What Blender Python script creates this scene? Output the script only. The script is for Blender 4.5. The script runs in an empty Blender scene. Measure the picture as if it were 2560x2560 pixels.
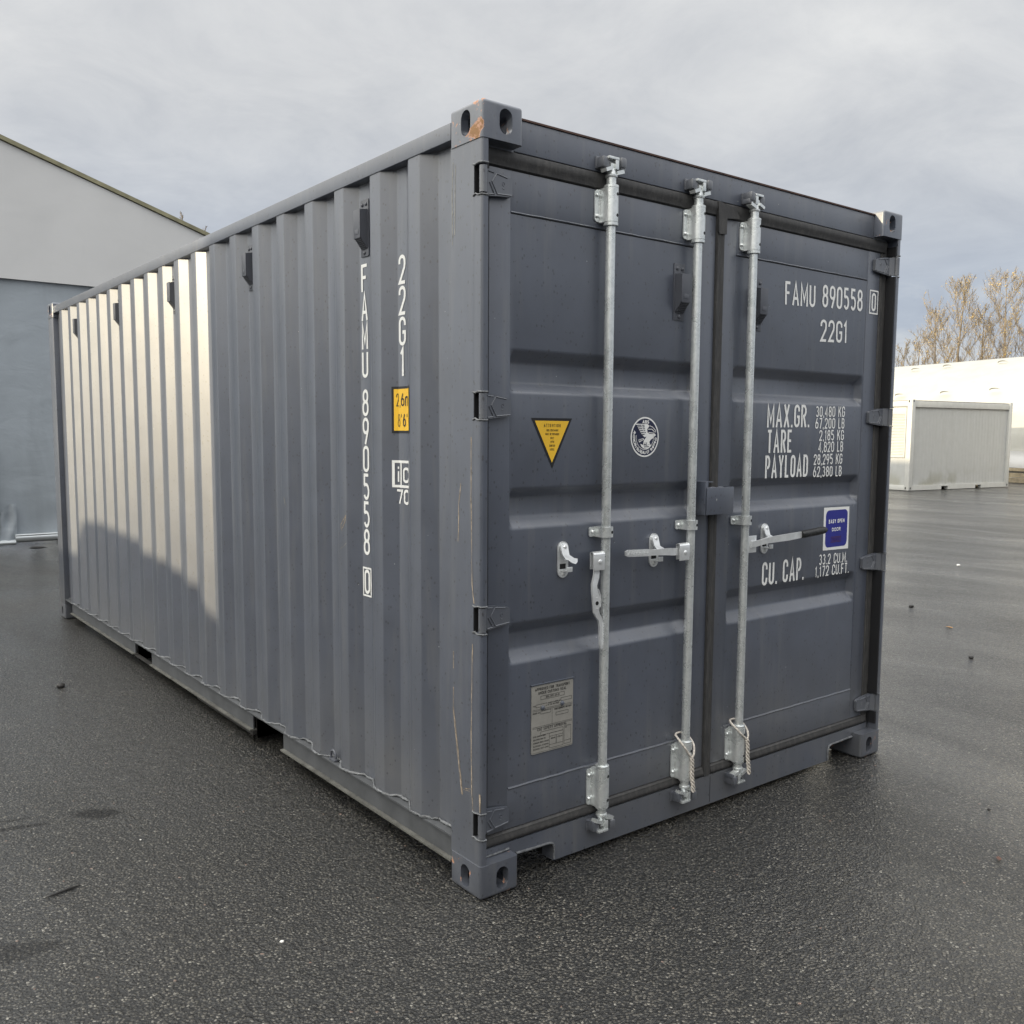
import bpy, bmesh, math, random
from mathutils import Vector, Matrix, noise
R = math.radians
rnd = random.Random(7)
scene = bpy.context.scene
COL = scene.collection

# ------------------------------------------------------------------ camera
cam_d = bpy.data.cameras.new('camera')
cam = bpy.data.objects.new('camera', cam_d)
COL.objects.link(cam)
cam_d.sensor_fit = 'HORIZONTAL'
cam_d.sensor_width = 36.0
cam_d.lens = 36.0 * 2316.29 / 2560.0
cam_d.shift_x = 3.22 / 2560.0
cam_d.shift_y = 34.47 / 2560.0
cam_d.clip_start = 0.05
cam_d.clip_end = 3000.0
YAW, PITCH, ROLL = 0.6611, -0.0995, 0.0056
fw = Vector((math.sin(YAW) * math.cos(PITCH), math.cos(YAW) * math.cos(PITCH), math.sin(PITCH)))
rt = Vector((math.cos(YAW), -math.sin(YAW), 0.0))
up = rt.cross(fw)
r2 = math.cos(ROLL) * rt + math.sin(ROLL) * up
u2 = -math.sin(ROLL) * rt + math.cos(ROLL) * up
cam.matrix_world = Matrix(((r2.x, u2.x, -fw.x, -1.7426), (r2.y, u2.y, -fw.y, -2.3945),
                           (r2.z, u2.z, -fw.z, 1.5615), (0, 0, 0, 1)))
scene.camera = cam

# ------------------------------------------------------------------ light
SUN_EL = R(11.5)
SH = Vector((-0.988, 0.155)).normalized()          # horizontal direction towards the sun
sdir = Vector((SH.x * math.cos(SUN_EL), SH.y * math.cos(SUN_EL), math.sin(SUN_EL)))
sun_d = bpy.data.lights.new('sun', 'SUN')
sun_d.energy = 4.6
sun_d.angle = R(0.53)
sun_d.color = (1.0, 0.855, 0.60)
sun = bpy.data.objects.new('sun', sun_d)
COL.objects.link(sun)
sun.rotation_euler = sdir.to_track_quat('Z', 'Y').to_euler()
sun.location = (-30, 0, 30)

scene.view_settings.view_transform = 'Standard'
scene.view_settings.look = 'None'
scene.view_settings.exposure = 0.0
scene.view_settings.gamma = 1.0
scene.view_settings.use_curve_mapping = False


class N:
    """small helper round a node tree"""
    def __init__(s, tree):
        s.t = tree; s.n = tree.nodes; s.l = tree.links

    def new(s, typ, **kw):
        n = s.n.new(typ)
        for k, v in kw.items(): setattr(n, k, v)
        return n

    def put(s, sock, v):
        if hasattr(v, 'is_linked') or isinstance(v, bpy.types.NodeSocket): s.l.new(v, sock)
        else: sock.default_value = v

    def math(s, op, a, b=0.0, c=None, clamp=False):
        n = s.new('ShaderNodeMath', operation=op, use_clamp=clamp)
        s.put(n.inputs[0], a); s.put(n.inputs[1], b)
        if c is not None: s.put(n.inputs[2], c)
        return n.outputs[0]

    def noise(s, vec, scale, detail=3.0, rough=0.5, dist=0.0):
        n = s.new('ShaderNodeTexNoise')
        s.put(n.inputs['Vector'], vec); n.inputs['Scale'].default_value = scale
        n.inputs['Detail'].default_value = detail; n.inputs['Roughness'].default_value = rough
        n.inputs['Distortion'].default_value = dist
        return n.outputs['Fac']

    def vor(s, vec, scale, out='Distance', feature='F1', rand=1.0):
        n = s.new('ShaderNodeTexVoronoi', feature=feature)
        s.put(n.inputs['Vector'], vec); n.inputs['Scale'].default_value = scale
        n.inputs['Randomness'].default_value = rand
        return n.outputs[out]

    def ramp(s, fac, stops):
        n = s.new('ShaderNodeValToRGB'); e = n.color_ramp.elements
        while len(e) < len(stops): e.new(0.5)
        for k, (p, c) in enumerate(stops):
            e[k].position = p
            e[k].color = (c, c, c, 1) if isinstance(c, (int, float)) else (c[0], c[1], c[2], 1)
        s.put(n.inputs['Fac'], fac)
        return n.outputs['Color']

    def mix(s, fac, a, b, blend='MIX'):
        n = s.new('ShaderNodeMix', data_type='RGBA', blend_type=blend)
        s.put(n.inputs[0], fac)
        for sock, v in ((n.inputs[6], a), (n.inputs[7], b)):
            if isinstance(v, tuple): sock.default_value = (v[0], v[1], v[2], 1)
            else: s.put(sock, v)
        return n.outputs[2]

    def maprange(s, v, a, b, c=0.0, d=1.0, smooth=False):
        n = s.new('ShaderNodeMapRange', interpolation_type='SMOOTHSTEP' if smooth else 'LINEAR')
        s.put(n.inputs[0], v)
        for k, x in enumerate((a, b, c, d)): n.inputs[k + 1].default_value = x
        return n.outputs[0]

    def sep(s, v):
        n = s.new('ShaderNodeSeparateXYZ'); s.put(n.inputs[0], v); return n.outputs

    def comb(s, x, y, z):
        n = s.new('ShaderNodeCombineXYZ')
        for k, v in enumerate((x, y, z)): s.put(n.inputs[k], v)
        return n.outputs[0]

    def scale(s, v, xyz):
        n = s.new('ShaderNodeVectorMath', operation='MULTIPLY')
        s.put(n.inputs[0], v); n.inputs[1].default_value = xyz
        return n.outputs[0]

    def bump(s, h, strength=0.3, dist=0.01, normal=None):
        n = s.new('ShaderNodeBump'); s.put(n.inputs['Height'], h)
        n.inputs['Strength'].default_value = strength; n.inputs['Distance'].default_value = dist
        if normal is not None: s.l.new(normal, n.inputs['Normal'])
        return n.outputs[0]


# ------------------------------------------------------------------ world: overcast sky over a Nishita base
world = bpy.data.worlds.new('World')
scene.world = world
world.use_nodes = True
w = N(world.node_tree)
w.n.clear()
sky = w.new('ShaderNodeTexSky', sky_type='NISHITA')
sky.sun_disc = False
sky.sun_elevation = SUN_EL
sky.sun_rotation = math.atan2(SH.x, SH.y)
bg1 = w.new('ShaderNodeBackground'); bg1.inputs[1].default_value = 0.10
w.l.new(sky.outputs[0], bg1.inputs[0])
tc = w.new('ShaderNodeTexCoord')
d = w.sep(tc.outputs['Generated'])
el = w.math('MAXIMUM', d[2], 0.0)
den = w.math('ADD', el, 0.22)
pv = w.comb(w.math('DIVIDE', d[0], den), w.math('DIVIDE', d[1], den), 0.0)
n1 = w.noise(pv, 0.85, 6.0, 0.55, 0.3)
n2 = w.noise(pv, 3.4, 8.0, 0.66, 0.5)
n3 = w.noise(pv, 0.45, 2.0, 0.5)
nn = w.math('ADD', w.math('MULTIPLY', n1, 0.6), w.math('MULTIPLY', n2, 0.4))
cloud = w.ramp(nn, [(0.36, (0.57, 0.59, 0.625)), (0.50, (0.70, 0.712, 0.73)), (0.64, (0.82, 0.825, 0.825))])
blue = w.ramp(nn, [(0.36, (0.40, 0.45, 0.55)), (0.50, (0.47, 0.525, 0.62)), (0.66, (0.66, 0.69, 0.73))])
bluef = w.math('MULTIPLY', w.maprange(el, 0.10, 0.34, 1.0, 0.0, True), w.maprange(n3, 0.38, 0.56, 0.45, 1.0, True))
cl = w.mix(bluef, cloud, blue)
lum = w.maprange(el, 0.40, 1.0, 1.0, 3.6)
# the cloud is thinner and brighter on the side where the sun stands
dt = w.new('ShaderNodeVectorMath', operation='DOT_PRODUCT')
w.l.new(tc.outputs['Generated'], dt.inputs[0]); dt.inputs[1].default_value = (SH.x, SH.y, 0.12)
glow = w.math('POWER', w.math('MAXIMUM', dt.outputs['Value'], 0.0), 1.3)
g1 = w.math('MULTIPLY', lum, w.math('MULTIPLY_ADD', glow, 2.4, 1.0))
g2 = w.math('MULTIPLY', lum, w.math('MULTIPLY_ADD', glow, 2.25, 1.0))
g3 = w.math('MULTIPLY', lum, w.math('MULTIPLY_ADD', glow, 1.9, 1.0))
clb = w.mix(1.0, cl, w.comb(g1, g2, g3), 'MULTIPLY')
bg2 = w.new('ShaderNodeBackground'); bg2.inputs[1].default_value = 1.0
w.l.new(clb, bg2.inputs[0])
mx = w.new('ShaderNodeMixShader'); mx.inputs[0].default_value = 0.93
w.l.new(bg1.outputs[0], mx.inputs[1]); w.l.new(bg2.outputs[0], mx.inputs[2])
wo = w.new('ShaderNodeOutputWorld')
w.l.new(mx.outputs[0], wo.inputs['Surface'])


# ------------------------------------------------------------------ materials
def mat(name, color, rough=0.5, metal=0.0, spec=0.5, var=0.06, vscale=6.0, bumpk=0.0, bscale=40.0, build=None):
    m = bpy.data.materials.new(name); m.use_nodes = True
    s = N(m.node_tree)
    b = s.n['Principled BSDF']
    b.inputs['Roughness'].default_value = rough
    b.inputs['Metallic'].default_value = metal
    b.inputs['Specular IOR Level'].default_value = spec
    tc = s.new('ShaderNodeTexCoord'); v = tc.outputs['Object']
    f = s.noise(v, vscale, 4.0, 0.6)
    c0 = tuple(max(0, x * (1 - var * 2)) for x in color); c1 = tuple(x * (1 + var * 2) for x in color)
    col = s.ramp(f, [(0.3, c0), (0.7, c1)])
    s.l.new(col, b.inputs['Base Color'])
    if bumpk: s.l.new(s.bump(s.noise(v, bscale, 3.0), bumpk, 0.004), b.inputs['Normal'])
    if build: build(s, b, v, col)
    return m


PAINT = (0.060, 0.070, 0.096)


def paint_build(drops=1.0):
    def f(s, b, v, col):
        x = s.sep(v)
        # faint vertical run marks and dust
        st = s.noise(s.scale(v, (9.0, 9.0, 0.7)), 3.0, 4.0, 0.6)
        c = s.mix(s.maprange(st, 0.52, 0.75, 0.0, 0.30), col, (0.15, 0.15, 0.148))
        dn = s.noise(v, 1.3, 5.0, 0.65)
        dust = s.math('MULTIPLY', s.maprange(x[2], 0.0, 0.75, 1.0, 0.0, True), s.maprange(dn, 0.40, 0.70, 0.10, 0.55))
        c = s.mix(dust, c, (0.155, 0.150, 0.138))
        # rain drops: dark specks with a small bright rim through the bump
        dv = s.vor(s.scale(v, (1.0, 1.0, 0.72)), 62.0)
        key = s.noise(v, 37.0, 1.0)
        dm = s.math('MULTIPLY', s.maprange(dv, 0.17, 0.26, 1.0, 0.0), s.maprange(key, 0.50, 0.56, 0.0, drops))
        c = s.mix(s.math('MULTIPLY', dm, 0.80), c, (0.020, 0.021, 0.026))
        # small pale chips
        cv = s.vor(v, 19.0); ck = s.noise(v, 11.0, 1.0)
        cm = s.math('MULTIPLY', s.maprange(cv, 0.030, 0.045, 1.0, 0.0), s.maprange(ck, 0.60, 0.64, 0.0, 0.75))
        c = s.mix(cm, c, (0.50, 0.50, 0.48))
        s.l.new(c, b.inputs['Base Color'])
        rg = s.maprange(s.noise(v, 2.2, 4.0, 0.6), 0.3, 0.7, 0.40, 0.50)
        s.l.new(rg, b.inputs['Roughness'])
        b.inputs['Specular IOR Level'].default_value = 0.9
        b.inputs['Coat Weight'].default_value = 0.9; b.inputs['Coat Roughness'].default_value = 0.31
        h = s.math('ADD', s.math('MULTIPLY', s.noise(v, 220.0, 2.0), 0.05), s.math('MULTIPLY', s.noise(v, 3.2, 2.0), 1.0))
        h = s.math('ADD', h, s.math('MULTIPLY', dm, 0.10))
        s.l.new(s.bump(h, 0.35, 0.006), b.inputs['Normal'])
        return c
    return f


def rust_build(s, b, v, col):
    """paint knocked off round the edges down to orange primer and rust"""
    col = paint_build(0.5)(s, b, v, col)
    x = s.sep(v)
    n = s.noise(v, 17.0, 6.0, 0.65, 1.2)
    n2 = s.noise(v, 40.0, 4.0, 0.6)
    ex = s.math('MAXIMUM', s.math('ABSOLUTE', x[0]), s.math('ABSOLUTE', x[1]))
    edge = s.maprange(ex, 0.0, 0.035, 1.0, 0.0)
    onside = s.maprange(s.math('ABSOLUTE', x[0]), 0.004, 0.02, 1.0, 0.0)
    topm = s.maprange(x[2], 2.40, 2.46, 0.0, 1.0)
    low = s.maprange(x[2], 0.0, 0.03, 1.0, 0.0)
    a = s.math('MULTIPLY', s.math('ADD', s.math('MULTIPLY', s.math('MULTIPLY', onside, s.maprange(x[1], 0.05, 0.10, 1.0, 0.25)), 0.135), s.math('MULTIPLY', edge, 0.04)), topm)
    a2 = s.math('MULTIPLY', s.math('MULTIPLY', low, edge), 0.12)
    k = s.math('ADD', n, s.math('ADD', a, a2))
    m1 = s.maprange(k, 0.635, 0.665)
    m2 = s.maprange(k, 0.695, 0.73)
    c = s.mix(m1, col, s.mix(n2, (0.42, 0.21, 0.13), (0.62, 0.36, 0.25)))
    c = s.mix(m2, c, s.mix(n2, (0.22, 0.10, 0.035), (0.36, 0.19, 0.06)))
    s.l.new(c, b.inputs['Base Color'])
    s.l.new(s.maprange(m1, 0.0, 1.0, 0.40, 0.75), b.inputs['Roughness'])
    s.l.new(s.maprange(m1, 0.0, 1.0, 0.9, 0.0), b.inputs['Coat Weight'])
    s.l.new(s.bump(s.math('SUBTRACT', s.noise(v, 60.0, 3.0), m1), 0.3, 0.002), b.inputs['Normal'])


def galv_build(s, b, v, col):
    p = s.vor(v, 90.0, 'Color')
    g = s.noise(v, 14.0, 4.0, 0.6)
    gr = s.math('ADD', s.math('MULTIPLY', s.sep(p)[0], 0.25), s.math('MULTIPLY', g, 0.75))
    c = s.ramp(gr, [(0.28, (0.62, 0.65, 0.645)), (0.52, (0.74, 0.765, 0.76)), (0.75, (0.84, 0.86, 0.855))])
    s.l.new(c, b.inputs['Base Color'])
    s.l.new(s.maprange(g, 0.3, 0.7, 0.22, 0.36), b.inputs['Roughness'])
    s.l.new(s.bump(s.noise(v, 120.0, 3.0), 0.10, 0.002), b.inputs['Normal'])


def rubber_build(s, b, v, col):
    st = s.noise(s.scale(v, (14.0, 14.0, 3.0)), 5.0, 4.0, 0.65)
    c = s.mix(s.maprange(st, 0.46, 0.74, 0.0, 0.6), (0.040, 0.039, 0.039), (0.095, 0.090, 0.084))
    s.l.new(c, b.inputs['Base Color'])
    s.l.new(s.bump(s.noise(v, 90.0, 3.0), 0.3, 0.003), b.inputs['Normal'])


M = {}
M['paint'] = mat('container_paint', PAINT, 0.38, build=paint_build(1.0))
M['paint_worn'] = mat('worn_container_paint', PAINT, 0.4, build=rust_build)
M['paint_dusty'] = mat('dusty_rail_paint', (0.078, 0.082, 0.088), 0.5, var=0.12, vscale=9.0)
M['lip'] = mat('dirty_rail_lip', (0.105, 0.104, 0.094), 0.7, var=0.2, vscale=20.0, bumpk=0.3, bscale=120)
M['bead'] = mat('weld_bead_paint', (0.125, 0.130, 0.138), 0.36, var=0.25, vscale=60.0, bumpk=0.6, bscale=160)
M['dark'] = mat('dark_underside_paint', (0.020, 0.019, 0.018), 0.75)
M['rustedge'] = mat('rusty_edge', (0.070, 0.036, 0.026), 0.7, var=0.25, vscale=14)
M['galv'] = mat('galvanised_steel', (0.55, 0.57, 0.57), 0.42, metal=0.65, build=galv_build)
M['zinc'] = mat('bright_zinc', (0.80, 0.815, 0.82), 0.30, metal=0.55, var=0.05, vscale=30, bumpk=0.15, bscale=120)
M['rubber'] = mat('black_rubber', (0.03, 0.03, 0.03), 0.6, build=rubber_build)
M['seal'] = mat('black_seal', (0.016, 0.016, 0.018), 0.45)
M['grip'] = mat('black_grip', (0.012, 0.012, 0.012), 0.38, bumpk=0.6, bscale=60)
M['vent'] = mat('vent_plastic', (0.085, 0.090, 0.106), 0.32, var=0.04)
M['black'] = mat('black_print', (0.012, 0.012, 0.013), 0.45)
M['hole'] = mat('dark_hole', (0.006, 0.006, 0.007), 0.8)
M['white'] = mat('white_print', (0.80, 0.80, 0.78), 0.5, var=0.02)
M['yellow'] = mat('yellow_print', (0.83, 0.50, 0.035), 0.42, var=0.03)
M['navy'] = mat('navy_print', (0.016, 0.020, 0.055), 0.4)
M['blue'] = mat('blue_print', (0.022, 0.026, 0.235), 0.4, var=0.03)
M['dullred'] = mat('dull_red_print', (0.070, 0.022, 0.070), 0.5)
M['plate'] = mat('data_plate', (0.30, 0.288, 0.262), 0.42, metal=0.1, var=0.05, vscale=20)
M['primer'] = mat('scratched_primer', (0.36, 0.29, 0.215), 0.7, var=0.25, vscale=60)
M['palescuff'] = mat('pale_scuff', (0.30, 0.29, 0.26), 0.7, var=0.2, vscale=60)
M['rope'] = mat('pale_rope', (0.62, 0.57, 0.51), 0.85, var=0.18, vscale=90, bumpk=0.6, bscale=300)


def asphalt_build(s, b, v, col):
    x = s.sep(v)
    # aggregate: stones of a few millimetres in dark binder
    wv = s.new('ShaderNodeVectorMath', operation='ADD')
    nz = s.new('ShaderNodeTexNoise'); s.l.new(v, nz.inputs['Vector']); nz.inputs['Scale'].default_value = 90.0
    s.l.new(v, wv.inputs[0])
    sc_ = s.new('ShaderNodeVectorMath', operation='SCALE'); s.l.new(nz.outputs['Color'], sc_.inputs[0]); sc_.inputs[3].default_value = 0.010
    s.l.new(sc_.outputs[0], wv.inputs[1])
    vv = wv.outputs[0]
    d1 = s.vor(vv, 105.0); c1 = s.sep(s.vor(vv, 105.0, 'Color'))
    d2 = s.vor(vv, 46.0); c2 = s.sep(s.vor(vv, 46.0, 'Color'))
    fine = s.noise(v, 260.0, 4.0, 0.7)
    stone = s.ramp(c1[0], [(0.0, (0.016, 0.0152, 0.0135)), (0.35, (0.042, 0.0390, 0.0330)), (0.75, (0.078, 0.0715, 0.0590)),
                           (0.94, (0.130, 0.120, 0.101)), (1.0, (0.25, 0.237, 0.205))])
    binder = (0.006, 0.006, 0.0058)
    c = s.mix(s.maprange(d1, 0.36, 0.52), stone, binder)
    # rare pinkish and pale chippings
    rare = s.math('MULTIPLY', s.maprange(c2[1], 0.980, 0.985), s.maprange(d2, 0.16, 0.24, 1.0, 0.0))
    c = s.mix(rare, c, s.mix(c2[2], (0.20, 0.115, 0.085), (0.34, 0.31, 0.26)))
    c = s.mix(1.0, c, s.ramp(fine, [(0.25, 0.6), (0.75, 1.45)]), 'MULTIPLY')
    big = s.noise(v, 0.55, 5.0, 0.6)
    c = s.mix(1.0, c, s.ramp(big, [(0.30, 0.80), (0.70, 1.20)]), 'MULTIPLY')
    c = s.mix(1.0, c, s.ramp(s.noise(v, 24.0, 3.0, 0.6), [(0.30, 0.72), (0.70, 1.28)]), 'MULTIPLY')
    # oil and wet stains with a shape of their own
    stain = None
    wob = s.noise(v, 7.0, 4.0, 0.6)
    for (cx, cy, ax, ay, ang, k) in ((-0.82, 1.53, 0.125, 0.055, -0.55, 0.62), (-1.20, 1.60, 0.20, 0.022, -0.25, 0.55), (-1.18, 1.68, 0.14, 0.012, -0.2, 0.5),
                                     (-1.27, 0.60, 0.13, 0.06, -0.3, 0.42), (-1.08, 0.915, 0.06, 0.006, 0.25, 0.8),
                                     (-0.51, 3.66, 0.028, 0.022, 0, 0.95), (0.20, 3.0, 0.5, 0.16, 0.5, 0.14), (4.2, -0.2, 0.8, 0.25, 0.3, 0.16)):
        ca, sa = math.cos(ang), math.sin(ang)
        px = s.math('SUBTRACT', x[0], cx); py = s.math('SUBTRACT', x[1], cy)
        ux = s.math('DIVIDE', s.math('ADD', s.math('MULTIPLY', px, ca), s.math('MULTIPLY', py, sa)), ax)
        uy = s.math('DIVIDE', s.math('SUBTRACT', s.math('MULTIPLY', py, ca), s.math('MULTIPLY', px, sa)), ay)
        rr = s.math('SQRT', s.math('ADD', s.math('MULTIPLY', ux, ux), s.math('MULTIPLY', uy, uy)))
        rr = s.math('ADD', rr, s.math('MULTIPLY', s.math('SUBTRACT', wob, 0.5), 1.3))
        m = s.math('MULTIPLY', s.maprange(rr, 0.65, 1.15, 1.0, 0.0, True), k)
        stain = m if stain is None else s.math('MAXIMUM', stain, m)
    c = s.mix(stain, c, (0.008, 0.008, 0.009))
    s.l.new(c, b.inputs['Base Color'])
    # damp film: smoother in patches
    damp = s.noise(s.scale(v, (1.0, 0.35, 1.0)), 0.9, 5.0, 0.62, 0.5)
    rg = s.maprange(damp, 0.38, 0.64, 0.28, 0.50)
    rg = s.math('ADD', rg, s.math('MULTIPLY', s.math('SUBTRACT', c1[1], 0.5), 0.18))
    s.l.new(rg, b.inputs['Roughness'])
    h = s.math('ADD', s.math('MULTIPLY', s.maprange(d1, 0.0, 0.62, 1.0, 0.0), 0.7), s.math('MULTIPLY', fine, 0.5))
    h = s.math('ADD', h, s.math('MULTIPLY', s.maprange(d2, 0.0, 0.7, 1.0, 0.0), 0.5))
    s.l.new(s.bump(h, 0.95, 0.0070), b.inputs['Normal'])
    # thin film of water over the stones
    s.l.new(s.math('MULTIPLY', s.maprange(damp, 0.36, 0.62, 0.95, 0.45), s.math('SUBTRACT', 1.0, stain)), b.inputs['Coat Weight'])
    s.l.new(s.maprange(stain, 0.0, 1.0, 0.45, 0.05), b.inputs['Specular IOR Level'])
    b.inputs['Coat IOR'].default_value = 1.36; b.inputs['Coat Roughness'].default_value = 0.12
    h2 = s.math('ADD', s.math('MULTIPLY', s.noise(s.scale(v, (1.0, 1.0, 1.0)), 34.0, 3.0, 0.6), 1.6), s.math('MULTIPLY', h, 0.55))
    h2 = s.math('ADD', h2, s.math('MULTIPLY', s.noise(v, 9.0, 2.0), 2.0))
    s.l.new(s.bump(h2, 0.70, 0.0085), b.inputs['Coat Normal'])


M['asphalt'] = mat('damp_asphalt', (0.05, 0.05, 0.05), 0.5, build=asphalt_build)


def tarp_build(dirt, k, sc=1.0, bk=0.35):
    def f(s, b, v, col):
        n = s.noise(s.scale(v, (1.0, 1.0, 0.35)), 1.1 * sc, 5.0, 0.6, 0.6)
        c = s.mix(s.maprange(n, 0.45, 0.72, 0.0, k), col, dirt)
        s.l.new(c, b.inputs['Base Color'])
        h = s.noise(s.scale(v, (0.6, 0.6, 1.0)), 2.2 * sc, 4.0, 0.5, 0.6)
        s.l.new(s.bump(h, bk, 0.05), b.inputs['Normal'])
    return f


M['tarp_white'] = mat('white_tent_fabric', (0.40, 0.395, 0.36), 0.55, var=0.02, vscale=1.0, build=tarp_build((0.33, 0.32, 0.275), 0.5, 1.0, 0.6))
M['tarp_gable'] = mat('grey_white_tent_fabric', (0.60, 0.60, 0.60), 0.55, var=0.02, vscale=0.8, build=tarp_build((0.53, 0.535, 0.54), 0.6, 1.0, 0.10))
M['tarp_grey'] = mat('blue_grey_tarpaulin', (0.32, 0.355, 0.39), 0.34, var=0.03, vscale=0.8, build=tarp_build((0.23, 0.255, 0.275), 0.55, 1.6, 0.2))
M['olive'] = mat('olive_edge_trim', (0.235, 0.220, 0.135), 0.6, var=0.15)
M['alu'] = mat('aluminium_tube', (0.60, 0.63, 0.64), 0.32, metal=0.7, var=0.03)


def cabin_build(s, b, v, col):
    x = s.sep(v)
    n = s.noise(s.scale(v, (6.0, 6.0, 0.5)), 2.0, 4.0, 0.6)
    c = s.mix(s.maprange(n, 0.45, 0.75, 0.0, 0.35), col, (0.36, 0.36, 0.335))
    low = s.math('MULTIPLY', s.maprange(x[2], 0.15, 0.75, 1.0, 0.0, True), s.maprange(s.noise(v, 1.6, 3.0), 0.48, 0.62))
    c = s.mix(s.math('MULTIPLY', low, 0.55), c, (0.24, 0.23, 0.165))
    s.l.new(c, b.inputs['Base Color'])


M['cabin'] = mat('cabin_white_paint', (0.43, 0.435, 0.425), 0.45, var=0.02, build=cabin_build)
M['cabin_frame'] = mat('cabin_frame_paint', (0.52, 0.52, 0.495), 0.45, var=0.03)
M['shutter'] = mat('shutter_plastic', (0.52, 0.52, 0.485), 0.5, var=0.02)
M['gasketgrey'] = mat('grey_joint', (0.16, 0.15, 0.145), 0.7)
M['wood'] = mat('weathered_timber', (0.30, 0.25, 0.17), 0.8, var=0.2, vscale=5)
M['bark'] = mat('birch_bark', (0.22, 0.18, 0.135), 0.85, var=0.25, vscale=3)
M['leafy'] = mat('yellow_leaves', (0.36, 0.25, 0.075), 0.6, var=0.35, vscale=1.2)
M['leafb'] = mat('brown_green_leaves', (0.16, 0.125, 0.05), 0.6, var=0.35, vscale=1.2)
M['deadleaf'] = mat('dead_leaf', (0.115, 0.050, 0.030), 0.6, var=0.3, vscale=60)
M['orangeleaf'] = mat('orange_leaf', (0.42, 0.22, 0.07), 0.6, var=0.3, vscale=60)
M['pebble'] = mat('white_pebble', (0.72, 0.70, 0.66), 0.6)
M['darkstone'] = mat('dark_pebble', (0.02, 0.018, 0.017), 0.6)
M['offblock'] = mat('sun_blocker_grey', (0.085, 0.085, 0.085), 0.6)  # added sun blocker only, dark so the side wall reflects less


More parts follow.
